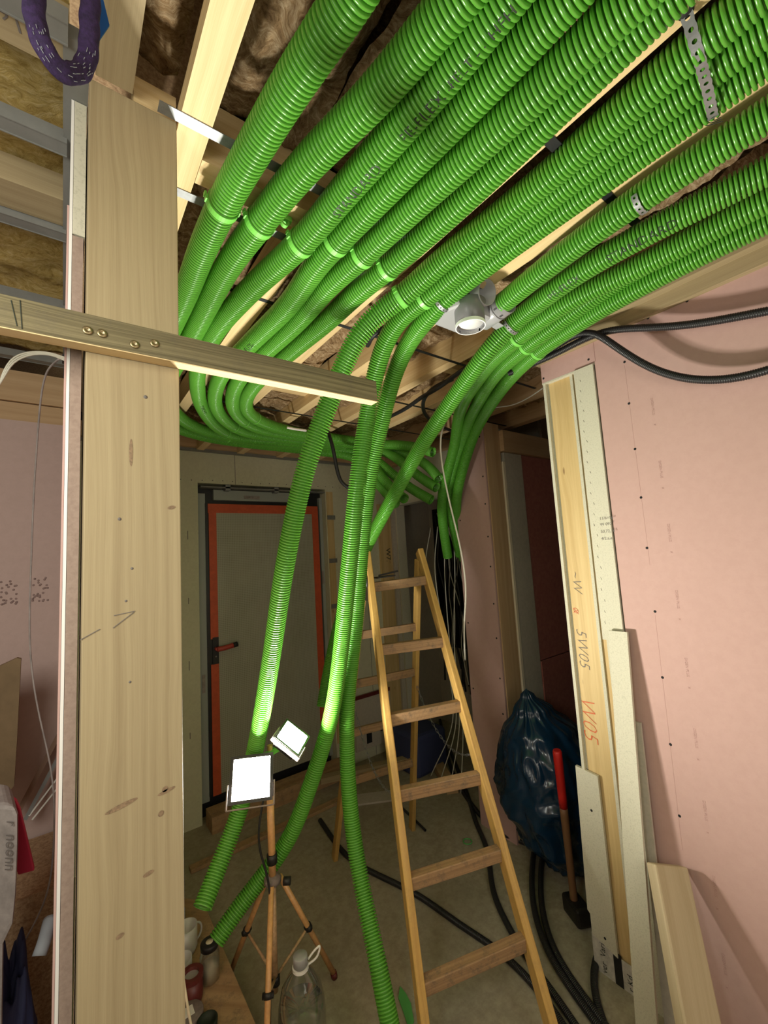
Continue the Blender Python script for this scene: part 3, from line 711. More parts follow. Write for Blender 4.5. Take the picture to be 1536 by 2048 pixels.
# purple lifting sling hanging near the camera
def sling_pt(x, y, d): return PD(x, y, d)
pl = [sling_pt(80, -90, .44), sling_pt(70, -30, .44), sling_pt(68, 20, .44), sling_pt(75, 60, .44), sling_pt(90, 100, .44), sling_pt(113, 132, .45), sling_pt(138, 147, .46), sling_pt(165, 138, .475), sling_pt(177, 100, .48), sling_pt(179, 50, .48), sling_pt(181, -10, .48), sling_pt(180, -90, .48)]
Q = smooth_path(pl, .004, 0)
mb = MB(); n0 = 16
T = np.gradient(Q, axis=0); 
for i in range(len(Q)):
    t = V(T[i]).normalized(); vd = (V(EYE) - V(Q[i])).normalized(); a = t.cross(vd).normalized(); b = t.cross(a).normalized()
    for j in range(n0):
        th = 2 * math.pi * j / n0; rr_ = 1 + .06 * math.sin(i * .9 + j * 2.1)
        mb.v.append(V(Q[i]) + a * math.cos(th) * .0098 * rr_ + b * math.sin(th) * .006 * rr_)
for i in range(len(Q) - 1):
    for j in range(n0): mb.face([i * n0 + j, (i + 1) * n0 + j, (i + 1) * n0 + (j + 1) % n0, i * n0 + (j + 1) % n0][::-1], None, True)
sl = tag(mb.build('lifting_sling', 'purple'), 'purple round sling loop hanging from above at top left', 'sling')
stt = MB()
rs = random.Random(9)
for k in range(46):
    i = rs.randrange(20, int(len(Q) * .62)); t = V(T[i]).normalized(); vd = (V(EYE) - V(Q[i])).normalized(); a = t.cross(vd).normalized(); b = t.cross(a).normalized()
    if b.dot(vd) < 0: b = -b
    u = rs.uniform(-.8, .8); p = V(Q[i]) + a * (.0095 * u) + b * (.0064 * math.sqrt(1 - u * u) + .0002)
    stt.beam(p, p + t * rs.uniform(.002, .006), .0005, .0004)
stt.build('stitching', 'glove_grey', sl)
tag(MB().prism([PD(195, -40, .50), PD(208, 4, .50), PD(219, 50, .50), PD(200, 78, .50), PD(186, 82, .50), PD(180, -40, .50)], (.0, .002, .0)).build('sling_label', 'blue_plastic'), 'blue plastic tag hanging behind the purple sling', 'tag')

# =================================================================== VENTILATION PIPES
CZ = 2.41
def c(x, y, z=CZ): return PZ(x, y, z)
wy = lambda k: 2.27 + .066 * k          # lanes along the back wall
pipes = {}
def pipe(key, pts, label, group, inner=.12):
    pts = [tuple(float(q) for q in p) for p in pts]
    root = thing('ventilation_pipe', pts[-1], label, 'pipe', group)
    o, Q = ribbed_mesh(pts, 'corrugated_wall', 'green', root, inner=inner)
    pipes[key] = (root, Q)
    return root, Q
G1 = 'green corrugated pipes under the ceiling'
pipe('P1', [(.318, -.25, CZ), (.310, .2, CZ), c(701, 0), c(620, 110), c(545, 235), c(490, 330), c(445, 411), c(400, 510), c(375, 580), (.262, 1.5, CZ), (.262, 1.8, CZ), (.30, 2.12, CZ), (.41, 2.37, CZ), (.56, 2.51, CZ), (.80, wy(5) - .01, CZ), (1.3, wy(5), CZ), PD(712, 915, 2.9), PD(745, 955, 2.8), PD(772, 985, 2.75), PD(792, 1010, 2.65)],
     'leftmost green corrugated pipe, nearest the pale joist and the post', G1)
pipe('P2', [(.45, -.25, CZ), (.435, .2, CZ), c(908, 0), c(751, 193), c(618, 322), c(520, 445), c(457, 529), c(418, 604), (.328, 1.5, CZ), (.325, 1.75, CZ), (.345, 1.98, CZ), (.42, 2.2, CZ), (.55, 2.39, CZ), (.72, 2.49, CZ), (.95, wy(4), CZ), (1.35, wy(4), CZ), PD(720, 905, 2.9), PD(760, 950, 2.75), PD(790, 985, 2.7), PD(810, 998, 2.6)],
     'second green corrugated pipe from the left, clipped to the cross beam', G1)
pipe('P3', [(.48, -.25, CZ), (.479, .25, CZ), (.475, .42, CZ), (.455, .70, CZ), c(604, 486), c(522, 558), c(472, 611), c(432, 658), c(397, 730), c(395, 775), c(401, 808), c(420, 840), c(445, 862), c(480, 876), (1.1, wy(3), CZ), (1.45, wy(3), CZ), PD(725, 905, 2.95), PD(760, 927, 2.8), PD(811, 970, 2.75), PD(864, 1001, 2.65)],
     'third green corrugated pipe from the left, with black print and straight cut end', G1)
pipe('P4', [(.552, -.25, CZ), (.548, .25, CZ), (.540, .42, CZ), (.525, .65, CZ), (.513, .84, CZ), c(632, 528), c(583, 604), c(529, 658), c(487, 700), c(445, 745), c(430, 785), c(431, 811), c(446, 837), c(472, 856), c(506, 868), (1.2, wy(2), CZ), (1.6, wy(2), CZ), PD(775, 905, 2.85), PD(815, 935, 2.75), PD(850, 962, 2.7), PD(875, 976, 2.62)],
     'fourth green corrugated pipe from the left, second inside loop behind the brace', G1)
pipe('P5', [(.622, -.25, CZ - .014), (.616, .2, CZ - .014), (.608, .4, CZ - .012), (.60, .6, CZ - .005), (.592, .83, CZ), c(655, 570), c(615, 622), c(565, 672), c(520, 712), c(480, 755), c(465, 790), c(466, 816), c(480, 837), c(503, 851), c(538, 863), (1.3, wy(1), CZ), (1.7, wy(1), CZ), PD(800, 905, 2.85), PD(838, 919, 2.75), PD(865, 940, 2.68), PD(878, 958, 2.62)],
     'fifth green corrugated pipe from the left, its end second from top', G1)
pipe('P6', [(.672, -.25, CZ + .004), (.674, .15, CZ + .004), (.682, .38, CZ + .004), (.683, .6, CZ), (.676, .83, CZ), c(722, 576), c(665, 633), c(600, 687), c(552, 728), c(508, 770), c(492, 798), c(493, 820), c(507, 835), c(532, 848), c(564, 859), (1.2, 2.27, CZ), (1.6, 2.27, CZ), PD(765, 889, 2.85), PD(800, 890, 2.75), PD(835, 895, 2.7), PD(867, 905, 2.62)],
     'sixth green corrugated pipe, innermost loop and topmost open end', G1)
pipe('P7', [(.802, -.25, 2.437), (.802, .15, 2.437), (.818, .45, 2.437), (.80, .74, 2.43), (.765, .905, 2.38), PD(758, 616, 1.26), PD(725, 655, 1.27), PD(700, 700, 1.29), PD(660, 800, 1.32), PD(610, 940, 1.34), PD(570, 1130, 1.38), PD(545, 1300, 1.46), PD(520, 1450, 1.56), PD(497, 1560, 1.60), PD(470, 1650, 1.55), PD(436, 1735, 1.47), PD(404, 1818, 1.38)],
     'leftmost hanging green pipe, open end dangling below the floodlight', 'green pipes hanging from the ceiling')
pipe('P8', [(.870, -.25, 2.442), (.870, .3, 2.442), (.868, .6, 2.435), (.855, .86, 2.41), c(805, 625), PD(773, 676, 1.42), PD(759, 712, 1.46), PD(748, 759, 1.5), PD(735, 830, 1.53), PD(718, 940, 1.53), PD(707, 1041, 1.54), PD(692, 1197, 1.6), PD(681, 1308, 1.66), PD(667, 1411, 1.69), PD(650, 1480, 1.70), PD(612, 1595, 1.68), PD(578, 1680, 1.66), PD(522, 1758, 1.60), PD(470, 1823, 1.54), PD(430, 1886, 1.48)],
     'middle hanging green pipe, passing behind the tripod to the dirty board', 'green pipes hanging from the ceiling')
pipe('P9', [(.934, -.25, 2.44), (.93, .3, 2.44), (.926, .60, 2.438), (.912, .80, 2.42), (.912, .90, 2.40), c(841, 651, 2.38), PD(816, 687, 1.5), PD(794, 730, 1.55), PD(780, 776, 1.6), PD(765, 840, 1.66), PD(745, 923, 1.7), PD(733, 1001, 1.73), PD(721, 1119, 1.76), PD(713, 1236, 1.78), PD(702, 1330, 1.78), PD(694, 1411, 1.76), PD(694, 1500, 1.74), PD(698, 1590, 1.7), PD(708, 1680, 1.65), PD(722, 1765, 1.58), PD(741, 1856, 1.5), PD(761, 1953, 1.42), PD(782, 2060, 1.36), PD(806, 2180, 1.29)],
     'green pipe hanging left of the ladder down to the floor', 'green pipes hanging from the ceiling')
root, Q10 = pipe('R1', [(1.02, -.25, CZ), (1.018, .0, CZ), (1.017, .2, CZ), (1.018, .35, CZ), (1.038, .52, CZ), (1.07, .70, CZ), (1.083, .755, CZ)],
     'short run of green pipe plugged into the grey air manifold', G1, inner=0)
pipe('R2', [(1.19, -.25, CZ), (1.178, .12, CZ), (1.160, .24, CZ), (1.145, .38, CZ), c(1150, 548), c(1080, 602), c(1022, 648), PD(990, 683, 1.46), PD(960, 722, 1.52), PD(915, 785, 1.62), PD(850, 880, 1.75), PD(800, 968, 1.92), PD(735, 1090, 2.2), PD(700, 1170, 2.35), PD(672, 1270, 2.42), PD(655, 1350, 2.42), PD(644, 1413, 2.38)],
     'green pipe marked STANDARD slanting down behind the ladder top', G1)
zb = 2.38
pipe('R3', [(1.28, -.25, CZ), (1.277, .15, CZ), (1.275, .3, CZ), (1.27, .45, CZ), c(1130, 605), c(1037, 674), c(984, 720), c(951, 766), PD(928, 802, 2.17), PD(916, 838, 2.36), PD(911, 884, 2.50), PD(900, 926, 2.60), PD(888, 968, 2.68), PD(883, 1011, 2.76), PD(888, 1065, 2.86), PD(896, 1116, 2.92)],
     'leftmost pipe of the three bending down beside the pink niche board', G1)
pipe('R4', [(1.325, -.25, CZ + .04), (1.325, .15, CZ + .04), (1.33, .5, CZ + .03), (1.365, .8, CZ), c(1055, 691), c(1008, 729), c(978, 766), PD(957, 803, 2.17), PD(938, 840, 2.36), PD(926, 880, 2.50), PD(914, 920, 2.60), PD(902, 962, 2.70), PD(900, 1010, 2.80), PD(908, 1060, 2.92), PD(920, 1112, 3.0)],
     'middle pipe of the three bending down beside the pink niche board', G1)
pipe('R5', [(1.37, -.25, CZ), (1.367, .15, CZ), (1.366, .35, CZ), (1.385, .58, CZ), (1.44, .8, CZ), c(1076, 702), c(1044, 730), c(1010, 768), PD(985, 803, 2.13), PD(963, 838, 2.32), PD(946, 872, 2.45), PD(932, 915, 2.54), PD(920, 958, 2.62), PD(912, 1005, 2.72), PD(916, 1060, 2.86), PD(928, 1120, 2.98)],
     'right pipe of the three bending down beside the pink niche board', G1)
# black print along the pipes
pipe_text(pipes['R2'][0], pipes['R2'][1], 'PE-FLEX', .030, PZ(1100, 582, CZ), -1, -.35)
pipe_text(pipes['R2'][0], pipes['R2'][1], 'STANDARD', .030, PZ(1215, 508, CZ), -1, -.35)
pipe_text(pipes['R3'][0], pipes['R3'][1], '- - - - - - - - - - - - - -', .016, PZ(1300, 512, CZ), -1, -1.05)
pipe_text(pipes['P3'][0], pipes['P3'][1], 'STANDARD', .028, PZ(670, 405, CZ), -1, -.55)
pipe_text(pipes['P3'][0], pipes['P3'][1], 'PE-FLEX -', .028, PZ(810, 262, CZ), -1, -.55)
pipe_text(pipes['P3'][0], pipes['P3'][1], 'FELT - - HFH', .022, PZ(905, 150, CZ), -1, -.55)
pipe_text(pipes['P3'][0], pipes['P3'][1], 'STANDARD', .020, PZ(404, 800, CZ), 1, .1)
pipe_text(pipes['P4'][0], pipes['P4'][1], 'FLEX-', .024, PZ(505, 690, CZ), -1, -.2)
pipe_text(pipes['P6'][0], pipes['P6'][1], '- - - - -', .014, PZ(690, 625, CZ), -1, -1.0)

# pipe clips: green band, two lugs and a foot on the timber
def frame_at(Q, p):
    i = int(np.argmin(np.linalg.norm(Q - np.array(p), axis=1))); i = min(max(i, 2), len(Q) - 3)
    t = Q[i + 2] - Q[i - 2]; return Q[i], t / np.linalg.norm(t)
def clip(key, p, label, foot=True):
    q, t = frame_at(pipes[key][1], p)
    r = thing('pipe_clip', q, label, 'clip', 'green pipe clips')
    bd = MB().ring(V(q) - V(t) * .007, t, R_PIPE + .0002, R_PIPE + .0022, .014, 36).build('band', 'clamp_green', r)
    up = Vector((0, 0, 1)); up = (up - V(t) * up.dot(V(t))).normalized(); sd = V(t).cross(up).normalized()
    for s in (-1, 1):
        m = MB()
        a = V(q) + sd * s * (R_PIPE + .002); m.beam(a - V(t) * .006, a + V(t) * .006, .006, .010, tuple(sd))
        m.beam(a + sd * s * .003 + up * .004, a + sd * s * .003 + up * .012, .004, .010, tuple(sd))
        m.build('lug', 'clamp_green', bd)
    if foot and q[2] > 2.3:
        MB().box((q[0] - .009, q[1] - .008, q[2] + R_PIPE + .001), (q[0] + .009, q[1] + .008, max(Z0 - .0003, q[2] + R_PIPE + .006))).build('foot', 'clamp_green', r)
    return r
clip('P1', c(445, 411), 'light green clip around the leftmost pipe'); clip('P2', c(520, 445), 'light green clip around the second pipe from the left')
clip('P3', c(604, 486), 'light green clip around the third pipe from the left'); clip('P4', c(679, 488), 'light green clip around the fourth pipe from the left')
clip('P5', c(735, 513), 'light green clip around the fifth pipe from the left'); clip('P6', c(780, 538), 'light green clip around the sixth pipe, innermost of the loop')
clip('P7', c(790, 581, 2.40), 'light green clip where the first hanging pipe leaves the ceiling', False); clip('P8', c(839, 592, 2.41), 'light green clip where the middle hanging pipe leaves the ceiling', False)
clip('R3', c(1037, 674), 'light green clip on the leftmost pipe of the drooping three'); clip('R4', c(1053, 692), 'light green clip on the middle pipe of the drooping three')
clip('R5', c(1076, 702), 'light green clip on the right pipe of the drooping three')
for k, (key, px) in enumerate((('P6', (508, 836)), ('P5', (484, 842)), ('P4', (468, 853)), ('P3', (452, 865)), ('P2', (445, 878)))):
    q, t = frame_at(pipes[key][1], c(*px))
    tag(MB().ring(V(q) - V(t) * .004, t, R_PIPE + .0002, R_PIPE + .002, .008, 28).build('pipe_tie', 'clamp_green'), 'thin green band where the %s loop behind the brace turns' % ['innermost', 'second', 'third', 'fourth', 'outermost'][k], 'clip', 'thin bands on the pipe loops')
# spare clip screwed to the cross beam
sp = thing('spare_clip', (.40, .845, Z0 - .03), 'empty green clip on the cross beam between second and third pipe', 'clip')
MB().box((.385, .835, Z0 - .012), (.415, .85, Z0 - .0003)).build('foot', 'clamp_green', sp)
MB().ring((.40, .838, Z0 - .016), (0, 1, 0), .006, .010, .01, 20).build('eye', 'clamp_green', sp)

# perforated steel band
def perforated(name, pts, nors, wdt, label, parent=None, mat='zinc', th=.0008, grp='perforated steel bands holding pipes'):
    Q = smooth_path(pts, .0005, 0); L = np.concatenate([[0], np.cumsum(np.linalg.norm(np.diff(Q, axis=0), axis=1))])
    cell = wdt * .95; n = max(2, int(L[-1] / cell)); mb = MB()
    K = 12
    def at(s, u):
        p = np.array([np.interp(s, L, Q[:, k]) for k in range(3)]); t = np.array([np.interp(s + .002, L, Q[:, k]) - np.interp(s - .002, L, Q[:, k]) for k in range(3)]); t /= np.linalg.norm(t)
        f_ = s / L[-1]; nn = (np.array(nors[0]) * (1 - f_) + np.array(nors[1]) * f_) if isinstance(nors, tuple) else np.array(nors(p, s))
        nn = nn - t * nn.dot(t); nn /= np.linalg.norm(nn); sd = np.cross(nn, t); return p + sd * u, nn
    for i in range(n):
        s0 = i * cell; b = len(mb.v); hw = wdt / 2
        outer = []; inner = []
        for j in range(K):
            a = 2 * math.pi * (j + .5) / K; ca, sa = math.cos(a), math.sin(a)
            m = max(abs(ca) / .5, abs(sa) / .5); ox, oy = ca / m, sa / m
            wv = 1 - .16 * abs(ox * 2)                       # scalloped sides
            outer.append((s0 + cell * (.5 + ox), oy * 2 * hw * wv)); inner.append((s0 + cell * (.5 + .2 * ca), hw * .42 * sa))
        for (s, u) in outer + inner:
            p, nn = at(s, u); mb.v.append(V(p))
        for (s, u) in outer + inner:
            p, nn = at(s, u); mb.v.append(V(p + nn * th))
        for j in range(K):
            j2 = (j + 1) % K
            mb.face([b + 2 * K + j, b + 2 * K + j2, b + 3 * K + j2, b + 3 * K + j]); mb.face([b + j2, b + j, b + K + j, b + K + j2])
            mb.face([b + j, b + j2, b + 2 * K + j2, b + 2 * K + j]); mb.face([b + K + j2, b + K + j, b + 3 * K + j, b + 3 * K + j2])
    o = mb.build(name, mat, parent)
    if parent is None: tag(o, label, 'strap', grp)
    return o
a0, a1 = (.745, .148, Z0 - .004), (.968, .175, Z0 - .006)
lb = thing('perforated_band', a0, 'long grey perforated steel band slung under three pipes between joists', 'strap', 'perforated steel bands holding pipes')
perforated('band', [a0, (.79, .150, 2.41), (.857, .158, 2.408), (.922, .168, 2.404), (.955, .173, 2.425), a1], ((0, 0, -1), (0, 0, -1)), .017, '', lb)
MB().lathe([(.011, 0), (.011, .002), (.006, .005), (0, .005)], (a0[0], a0[1], a0[2] + .001), (0, 0, -1), 14).build('bolt', 'black', lb)
tie = MB()
for k in range(4): tie.tube(smooth_path([(.97, .17 + .006 * k, Z0 - .002), (.955, .168 + .006 * k, Z0 - .03), (.93 + .006 * k, .16, Z0 - .05)], .004, 0), .0007, 5)
tie.build('wire_tie', 'black', lb)
def around(key, p, a0, a1, wdt, label):
    q, t = frame_at(pipes[key][1], p); dn = Vector((-.35, -.35, -1)); T_ = V(t); dn = (dn - T_ * dn.dot(T_)).normalized(); sd = T_.cross(dn).normalized()
    pts = []
    for k in range(13):
        th = math.radians(a0 + (a1 - a0) * k / 12); pts.append(V(q) + (dn * math.cos(th) + sd * math.sin(th)) * (R_PIPE + .0012))
    cc = np.array(q)
    perforated('perforated_band', pts, lambda pp, s: (pp - cc), wdt, label)
around('R1', c(1283, 398), -80, 80, .014, 'short silver perforated band around the pipe running to the manifold')
around('P9', c(876, 604, 2.40), -80, 80, .012, 'silver perforated band on the pipe just left of the manifold')
around('R2', c(1022, 648), -80, 80, .012, 'silver perforated band on the pipe just right of the manifold')

# grey air manifold hanging under the ceiling
mc = Vector((.985, .845, 2.415))
mf = thing('air_manifold', mc, 'grey plastic air manifold with round outlet and two pipe ports', 'manifold')
dpt = Vector((.10, -1, .0)).normalized()
body = MB().prism([mc + Vector(p) for p in ((-.075, .0, -.036), (-.06, .075, -.036), (.075, .075, -.036), (.105, .0, -.036), (.095, -.055, -.036), (-.055, -.055, -.036))], (0, 0, .07))
body.build('body', 'grey_plastic', mf, bevel=.012)
for k, (px, lab) in enumerate((((976, 584), 'open'), ((1016, 602), 'plugged'))):
    dpt = Vector((-.05, -1, -.32) if k == 0 else (-.12, -1, 0)).normalized()
    e = V(PZ(*px, 2.412)); s = e - dpt * .11
    m = MB().lathe([(.037, 0), (.037, .062), (.0355, .066), (.0385, .07), (.0385, .072), (.0365, .073), (.0365, .108), (.0345, .108), (.033, .02)], s, dpt, 36)
    pp = m.build('pipe_port', 'grey_plastic', mf)
    lt = MB().ring(s + dpt * .0705, dpt, .0366, .0391, .0022, 36)
    lt.build('rubber_seal', 'grey_plastic_dark', pp)
    for aa in (-30, 15):
        wn = MB()
        th = math.radians(aa); rd = (Vector((-.5, -.1, -1)) - dpt * Vector((-.5, -.1, -1)).dot(dpt)).normalized(); sd = dpt.cross(rd)
        pos = s + dpt * .084 + (rd * math.cos(th) + sd * math.sin(th)) * .0367
        wn.beam(pos - dpt * .006, pos + dpt * .006, .006, .0012, tuple(sd)).build('latch_window', 'dark', pp)
    if k == 0: MB().lathe([(.0, .0), (.032, .0), (.032, .004)], s + dpt * .03, dpt, 24).build('port_inside', 'dark', pp)
oc = V(PZ(941, 655, 2.325)); ob = Vector((oc.x, oc.y, 2.40))
ro = MB().lathe([(.052, .0), (.045, -.02), (.045, -.0745), (.0425, -.0745), (.0425, -.03), (.0, -.028)], (oc.x, oc.y, 2.40), (0, 0, 1), 44).build('round_outlet', 'grey_plastic_dark', mf)
MB().ring((oc.x, oc.y, 2.3252), (0, 0, 1), .0425, .0455, .01, 44).build('outlet_rim', 'white_plastic', ro)
MB().lathe([(0, 0), (.0422, 0), (.0422, .002)], (oc.x, oc.y, 2.340), (0, 0, 1), 40).build('protective_lid', 'white_plastic', ro)
for px in ((888, 628), (1000, 655)):
    p = V(PZ(*px, 2.39)); d = (ob - p); d.z = 0; d.normalize()
    MB().beam(p, p + d * .06, .03, .003, tuple(d.cross(Vector((0, 0, 1))))).build('fixing_bracket', 'grey_plastic', mf)
MB().box((mc.x - .03, mc.y - .02, 2.44), (mc.x + .05, mc.y + .05, 2.45)).build('mount_plate', 'grey_plastic_dark', mf)

# =================================================================== BLACK CABLES UNDER THE CEILING
def cable(name, pts, r, mat, label, cat, group=None, n=10, step=.01, it=1):
    return tag(MB().tube(smooth_path(pts, step, it), r, n).build(name, mat), label, cat, group)
def hose(pts, label, group=None, R=.013, pitch=.006, name='corrugated_hose', mat='black_hose', cat='hose'):
    o, q = ribbed_mesh(pts, name, mat, None, R=R, pitch=pitch, sides=16, prof=[-.0012, -.0012, 0, 0], frac=[0, .3, .45, .85])
    return tag(o, label, cat, group)
hose([(1.50, 1.06, 2.425), (1.565, .86, 2.435), PX(1163, 652, 1.6), PX(1195, 668, 1.6), PX(1250, 706, 1.61), PX(1300, 737, 1.62), PX(1360, 757, 1.63), PX(1440, 763, 1.63), PX(1540, 742, 1.63), PX(1640, 700, 1.63)], 'black corrugated hose sagging across the pink wall', 'black hoses on the pink wall')
hose([(1.52, 1.06, 2.40), (1.58, .88, 2.42), PX(1200, 662, 1.61), PX(1300, 656, 1.63), PX(1400, 648, 1.64), PX(1480, 632, 1.64), PX(1560, 618, 1.64), PX(1650, 600, 1.64)], 'straighter black corrugated hose high on the pink wall', 'black hoses on the pink wall')
cable('black_cable', [c(905, 762, 2.44), c(862, 790, 2.42), c(845, 812, 2.41), c(870, 790, 2.40), c(905, 762, 2.42)], .008, 'black', 'x', 'cable') if False else None
cable('black_cable', [c(958, 722, 2.43), c(912, 748, 2.42), c(880, 775, 2.40), c(850, 790, 2.40), c(810, 818, 2.41), c(770, 838, 2.43)], .010, 'black', 'straight black cable under the far joists, left of slanting pipe', 'cable', 'black cables under the far joists')
cable('black_cable', [c(905, 758, 2.42), c(868, 775, 2.42), c(847, 800, 2.42), c(850, 828, 2.42), c(875, 850, 2.43), c(905, 862, 2.43)], .010, 'black', 'curved black cable loop beside the slanting pipe', 'cable', 'black cables under the far joists')
cable('black_cable', [c(770, 655, 2.44), c(745, 672, 2.43), c(735, 690, 2.44)], .010, 'black', 'short black cable between the first two hanging pipes', 'cable', 'black cables under the far joists')
cable('black_cable', [PD(655, 862, 2.55), PD(662, 880, 2.5), PD(668, 905, 2.5), PD(676, 950, 2.5), PD(688, 976, 2.5), PD(702, 978, 2.5)], .011, 'black', 'black cable end drooping in front of the wall right of the door', 'cable')
hose([(.70, .62, 2.50), (.735, .50, 2.475), (.775, .42, 2.475), (.79, .32, 2.49)], 'short piece of black hose tucked behind the pipes', None, R=.011)
cable('white_cable', [c(1086, 776, 2.43), c(1050, 800, 2.42), c(1010, 815, 2.42), c(975, 818, 2.42), c(905, 870, 2.43)], .003, 'white_cable', 'white cable under the ceiling near the open wall end', 'cable')
cable('white_cable', [c(893, 838, 2.44), PD(884, 862, 2.12), PD(880, 885, 2.1), PD(884, 930, 2.1), PD(898, 1000, 2.1), PD(915, 1070, 2.1), PD(927, 1130, 2.1), PD(932, 1190, 2.1), PD(928, 1250, 2.12), PD(930, 1320, 2.15)], .0045, 'white_cable', 'long white cable hanging in front of the pink niche board', 'cable', None, 8)
fm = MB(); rs = random.Random(4)
for k in range(7):
    a = PD(575 + 8 * k, 852 + rs.uniform(-2, 2), 1.9); fm.tube([a, a + np.array([.03, -.02, .003])], .004, 5)
tag(MB().tube(smooth_path([c(574, 855, 2.37), c(590, 858, 2.365), c(612, 861, 2.37)], .005, 0), .007, 8).build('foam_shred', 'white'), 'white scrap on the innermost pipe loop', 'scrap')

# =================================================================== DOOR
dr = bpy.data.objects.new('door_1', None); COL.objects.link(dr); dr.location = (1.24, 3.16, 0); ORIG['door_1'] = Vector((1.24, 3.16, 0)); dr['kind'] = 'structure'
MB().box((.745, 3.16, .10), (.802, 3.22, 2.17), 2).box((1.715, 3.16, .10), (1.742, 3.22, 2.17), 2).box((.86, 3.155, 2.125), (1.60, 3.2, 2.20), 0).build('door_frame', 'frame_grey', dr)
MB().box((.745, 3.19, .0), (1.742, 3.24, 2.232), 2).build('rebate', 'frame_black', dr)
MB().box((.80, 3.15, .13), (1.695, 3.19, 2.10), 2).build('door_leaf', 'frame_black', dr)
MB().box((.86, 3.145, .13), (1.665, 3.15, 2.08), 2).build('mesh_film', 'film_mesh', dr)
tp = MB().box((.815, 3.141, 2.03), (1.69, 3.146, 2.095), 0).box((.82, 3.140, 1.15), (.872, 3.145, 2.095), 2).box((.82, 3.140, .13), (.872, 3.145, .98), 2).box((1.635, 3.140, .13), (1.69, 3.145, 2.095), 2)
tp.build('orange_tape', 'orange_tape', dr)
MB().box((.832, 3.136, .98), (.872, 3.145, 1.16), 2).build('lock_plate', 'frame_black', dr)
hd = MB(); hd.tube([(.85, 3.145, 1.085), (.85, 3.09, 1.085)], .011, 12); hd.tube(smooth_path([(.85, 3.09, 1.085), (.90, 3.085, 1.088), (.955, 3.085, 1.095)], .01, 0), .017, 12)
hd_ = hd.build('door_handle', 'handle_red', dr)
MB().tube([(.955, 3.085, 1.095), (.985, 3.085, 1.10)], .017, 12).build('handle_tip', 'dark', hd_)
MB().lathe([(.007, 0), (.007, .003), (0, .003)], (.853, 3.136, 1.03), (0, -1, 0), 10).build('keyhole', 'zinc', bpy.data.objects['lock_plate'])
lbm = MB().box((1.08, 3.15, 2.14), (1.20, 3.155, 2.165), 0).box((1.715, 3.155, 1.45), (1.73, 3.16, 1.56), 2).box((.765, 3.155, .80), (.785, 3.16, .92), 2)
lbm.build('warning_label', 'paper_grey', dr)
lt = MB(); flat_text(lt, 'LUFT 2', .016, (1.10, 3.1495, 2.147), (1, 0, 0), (0, 0, 1), .0005); lt.build('label_text', 'ink', dr)
an = MB()
for x in (.93, 1.30): an.box((x, 3.10, 2.19), (x + .035, 3.20, 2.232))
an.build('frame_anchor', 'zinc', dr)
MB().box((.76, 3.10, 2.205), (1.742, 3.16, 2.215)).build('lintel_liner', 'zinc_dull', dr)
# frayed insulation reveal right of the door
rv = thing('door_reveal_lining', (1.77, 3.09, 0), 'patchy brown reveal strip with metal anchors right of the door', 'lining')
MB().box((1.752, 3.094, .2), (1.812, 3.0995, 2.215), 2).build('strip', 'spruce_yellow', rv)
for z in (1.98, 1.62, 1.25, .9, .55):
    MB().box((1.752, 3.088, z), (1.825, 3.095, z + .035), 0).build('anchor', 'zinc_dull', rv)
# boards and stud between door and corner
st1 = tag(MB().box((2.27, 3.075, .0), (2.40, 3.0998, 2.12), 2).build('wall_stud', 'spruce_yellow'), 'flat timber with pencil letters in the corner behind the ladder', 'timber')
wt = MB(); flat_text(wt, 'W7.', .07, (2.33, 3.0745, 1.72), (0, 0, -1), (1, 0, 0), .0006); wt.build('pencil_writing', 'ink', st1)
tag(MB().box((2.405, 3.06, .0), (2.4495, 3.0998, 2.12), 2).build('corner_profile', 'grey_board'), 'grey upright board in the wall corner', 'board')
# threshold
tag(MB().box((.76, 2.95, .0), (1.80, 3.09, .10), 0).build('door_threshold', 'board_dirty'), 'rough timber sill below the taped door', 'timber')

# cable cabinet in the dark doorway
cb = thing('cable_cabinet', (2.9, 2.5, 0), 'open black wall box full of loose cables in the dark doorway', 'cabinet')
MB().box((2.99, 2.02, .75), (3.04, 2.98, 2.05), 2).build('back_plate', 'cavity', cb)
MB().box((2.86, 2.98, .75), (3.04, 3.0, 2.05), 2).build('side_plate', 'black', cb)
MB().box((2.86, 2.02, 2.05), (3.04, 3.0, 2.07), 1).build('top_plate', 'black', cb)
rs = random.Random(21)
for k in range(38):
    x = rs.uniform(2.72, 2.96); y = rs.uniform(2.15, 2.9); z = 2.02; pts = [(x, y, z)]
    for q in range(6):
        z -= rs.uniform(.18, .32); x += rs.uniform(-.04, .04); y += rs.uniform(-.09, .08); pts.append((min(2.96, max(2.56, x)), min(y, 2.96), max(.02, z)))
    white = k % 4 == 0
    cable('loose_cable', pts, rs.uniform(.003, .005) if white else rs.uniform(.007, .011), 'white_cable' if white else 'black', ('thin grey cable' if white else 'black cable') + ' in the tangle hanging from the wall box', 'cable', ('grey' if white else 'black') + ' cables in the dark doorway', 6, .03)
for k in range(4):
    pts = [(2.25 + .02 * k, 2.15 + .1 * k, 1.85), (2.18, 2.1 + .1 * k, 1.5), (2.14 + .03 * k, 2.12 + .07 * k, 1.0), (2.2, 2.15 + .03 * k, .5), (2.18, 2.2 + .1 * k, .02)]
    cable('loose_cable', pts, .0035, 'white_cable', 'thin grey cable hanging beside the pink niche board', 'cable', 'grey cables beside the niche board', 6, .03)

